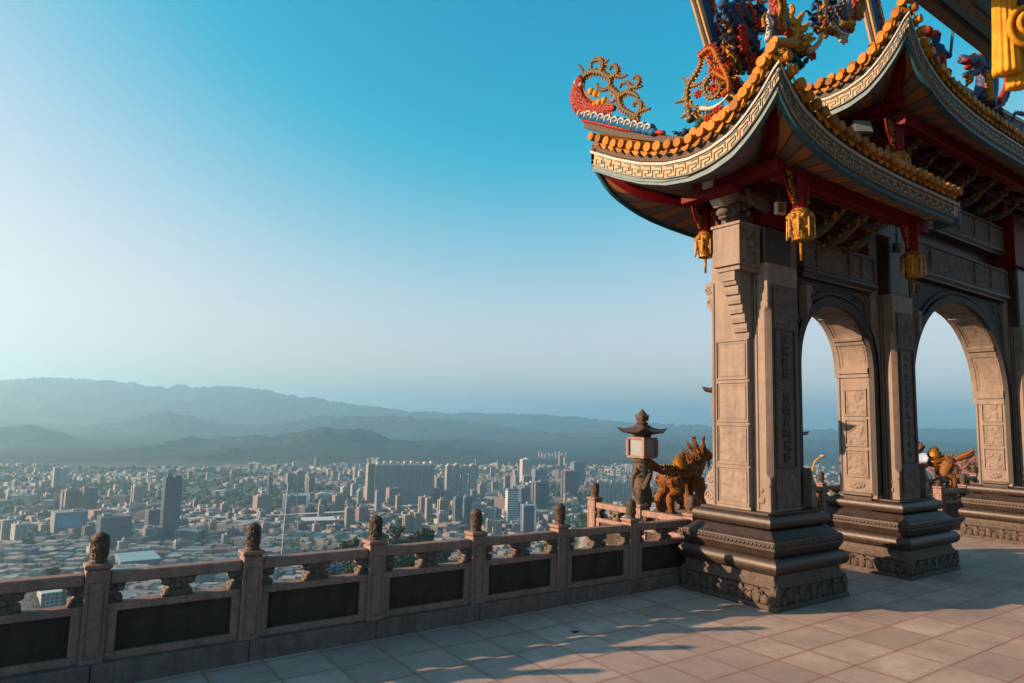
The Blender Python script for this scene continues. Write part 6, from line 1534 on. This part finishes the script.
# carved slopes between swallowtail and corner
F = sk("y", 4.9, (670, 0), 4.875)
t = thing("ridge_carving", "dark blue carved band with red flowers between swallowtail and near corner of the lower roof", "roof figure", F((380, 330)))
curls("bands", M["navy"], t, F, [([(250, 10), (320, 110), (400, 210), (450, 280)], .06), ([(290, 20), (360, 130), (430, 210)], .05), ([(330, 20), (400, 120), (460, 150)], .06)], .05, (0, -1, 0), edge=M["navy"])
curls("red_bands", M["coral"], t, F, [([(320, 20), (345, 80), (370, 20)], .05), ([(380, 10), (400, 60), (420, 120), (460, 130)], .035), ([(350, 180), (370, 260), (390, 350)], .04)], .05, (0, -1, 0), edge=M["gold"])
curls("pale_bands", M["white"], t, F, [([(365, 60), (400, 130), (440, 165), (475, 155)], .02), ([(360, 200), (375, 290), (400, 370)], .025)], .02, (0, -1, 0), spikes=False)
tufts("blue_rockwork", M["navy"], t, F, 290, 470, 40, 330, 126, 0.034, (0, -1, 0), 31, .3); tufts("teal_rockwork", M["blue"], t, F, 300, 470, 10, 330, 46, 0.027, (0, -1, 0), 32, .2)
tufts("gold_leaves", M["gold"], t, F, 290, 470, 20, 360, 61, 0.023, (0, -1, 0), 33, .1); tufts("red_leaves", M["coral"], t, F, 300, 470, 0, 360, 46, 0.027, (0, -1, 0), 34, .1)
for p in ((335, 200), (338, 245), (330, 160), (410, 130), (385, 300)): MB().flower(F(p) + V3((0, -.06, 0)), .075, (-.4, -1, 0)).build("flower", M["coral"], t, smooth=True)
F = sk("y", 4.9, (770, 0), 8.46)
t = thing("ridge_carving", "many coloured carved band between swallowtail and near corner of the upper roof", "roof figure", F((560, 260)))
tufts("blue_rockwork", M["navy"], t, F, 500, 700, -40, 260, 108, 0.038, (0, -1, 0), 41, .3); tufts("gold_leaves", M["gold"], t, F, 470, 720, -20, 300, 64, 0.027, (0, -1, 0), 42, .1); tufts("red_leaves", M["coral"], t, F, 500, 740, -60, 280, 54, 0.030, (0, -1, 0), 43, .1)
for p in ((610, 330), (580, 100), (640, 60)): MB().flower(F(p), .09, (-.4, -1, 0)).build("flower", M["white"], t, smooth=True)

# ------------------------------------------------------------------ near temple hall: only its eave corner and a gilded pendant come into view
t = thing("temple_eave", "dark temple hall eave with teal boards reaching in overhead", "eave", (8, 1.0, 5.2))
b = MB(); b.extrude([(3.2, 2.0, 5.09), (3.2, 1.94, 5.05), (3.2, -3.0, 6.3), (3.2, -3.0, 6.4), (3.2, 2.0, 5.18)], (16, 0, 0)); b.build("soffit", M["teal"], t)
b = MB(); b.box(3.2, 19.2, 1.955, 2.03, 5.0, 5.32); b.build("fascia", M["finial"], t, bevel=.01)
b = MB()
for k in range(7): y = 1.86 - k * .16; zz = 5.05 + (1.94 - y) * .253 - .022; b.box(3.25, 19.2, y - .025, y + .025, zz, zz + .05)
b.build("eave_batten", M["bracket"], t)
b = MB()
for k in range(80): x = 3.3 + k * .2; b.tube([(x, 2.03, 5.36), (x, 1.2, 5.62)], .07, 10)
b.build("roof_tile", M["tile"], t, smooth="auto")
b = MB(); b.box(3.2, 19.2, -3.0, 1.98, 6.42, 6.5); b.build("roof_board", M["darkred"], t)
b = MB(); b.box(5.35, 5.8, 1.2, 1.55, 4.4, 5.2); b.build("beam_end", M["plaster"], t, bevel=.02)
D0 = 4.25
def nq(px, py, d=0): return EYE + ray(px, py) * (D0 + d)
t = thing("carved_pendant", "golden carved pendant with pleated tassels hanging from the near temple eave", "pendant", nq(1012, 40))
def pleat(a, c, r, flat=1.0):
    b = MB(); a, c = V3(a), V3(c); rings = []; d = (c - a).normalized(); sx = d.cross(V3((.3, .9, 0))).normalized(); sy = d.cross(sx)
    for u, k in ((0, .75), (.04, .86), (.5, .95), (.9, 1.06), (.97, 1.1), (1, 1.0)):
        rings.append([a.lerp(c, u) + (sx * cos(q) + sy * sin(q) * flat) * (r * k * (1 + .07 * cos(q * 13))) for q in [2 * pi * i / 104 for i in range(104)]])
    b.loft(rings); return b
pleat(nq(1003, -18), nq(1007, 74), .068).build("tassel", M["yellow"], t, smooth=True)
pleat(nq(1019, 40, .05), nq(1019, 88, .05), .062).build("tassel", M["yellow"], t, smooth=True)
b = MB(); c = nq(1026, 26, -.08); ax = CR.copy(); up = -CD
b.ball(c + CF * .06, .085, .085, .11, 16, 10); spiral(b, c - CF * .03, ax, up, .085, 1.8, .018); b.tube([c + (ax * cos(q) * .1 + up * sin(q) * .115) for q in [i * .3 for i in range(22)]], .018, 8)
b.build("whorl", M["yellow"], t, smooth=True)
b = MB(); b.tube([nq(1012, -60), nq(1012, -10)], .12, 14); b.build("stem", M["yellow"], t, smooth=True)
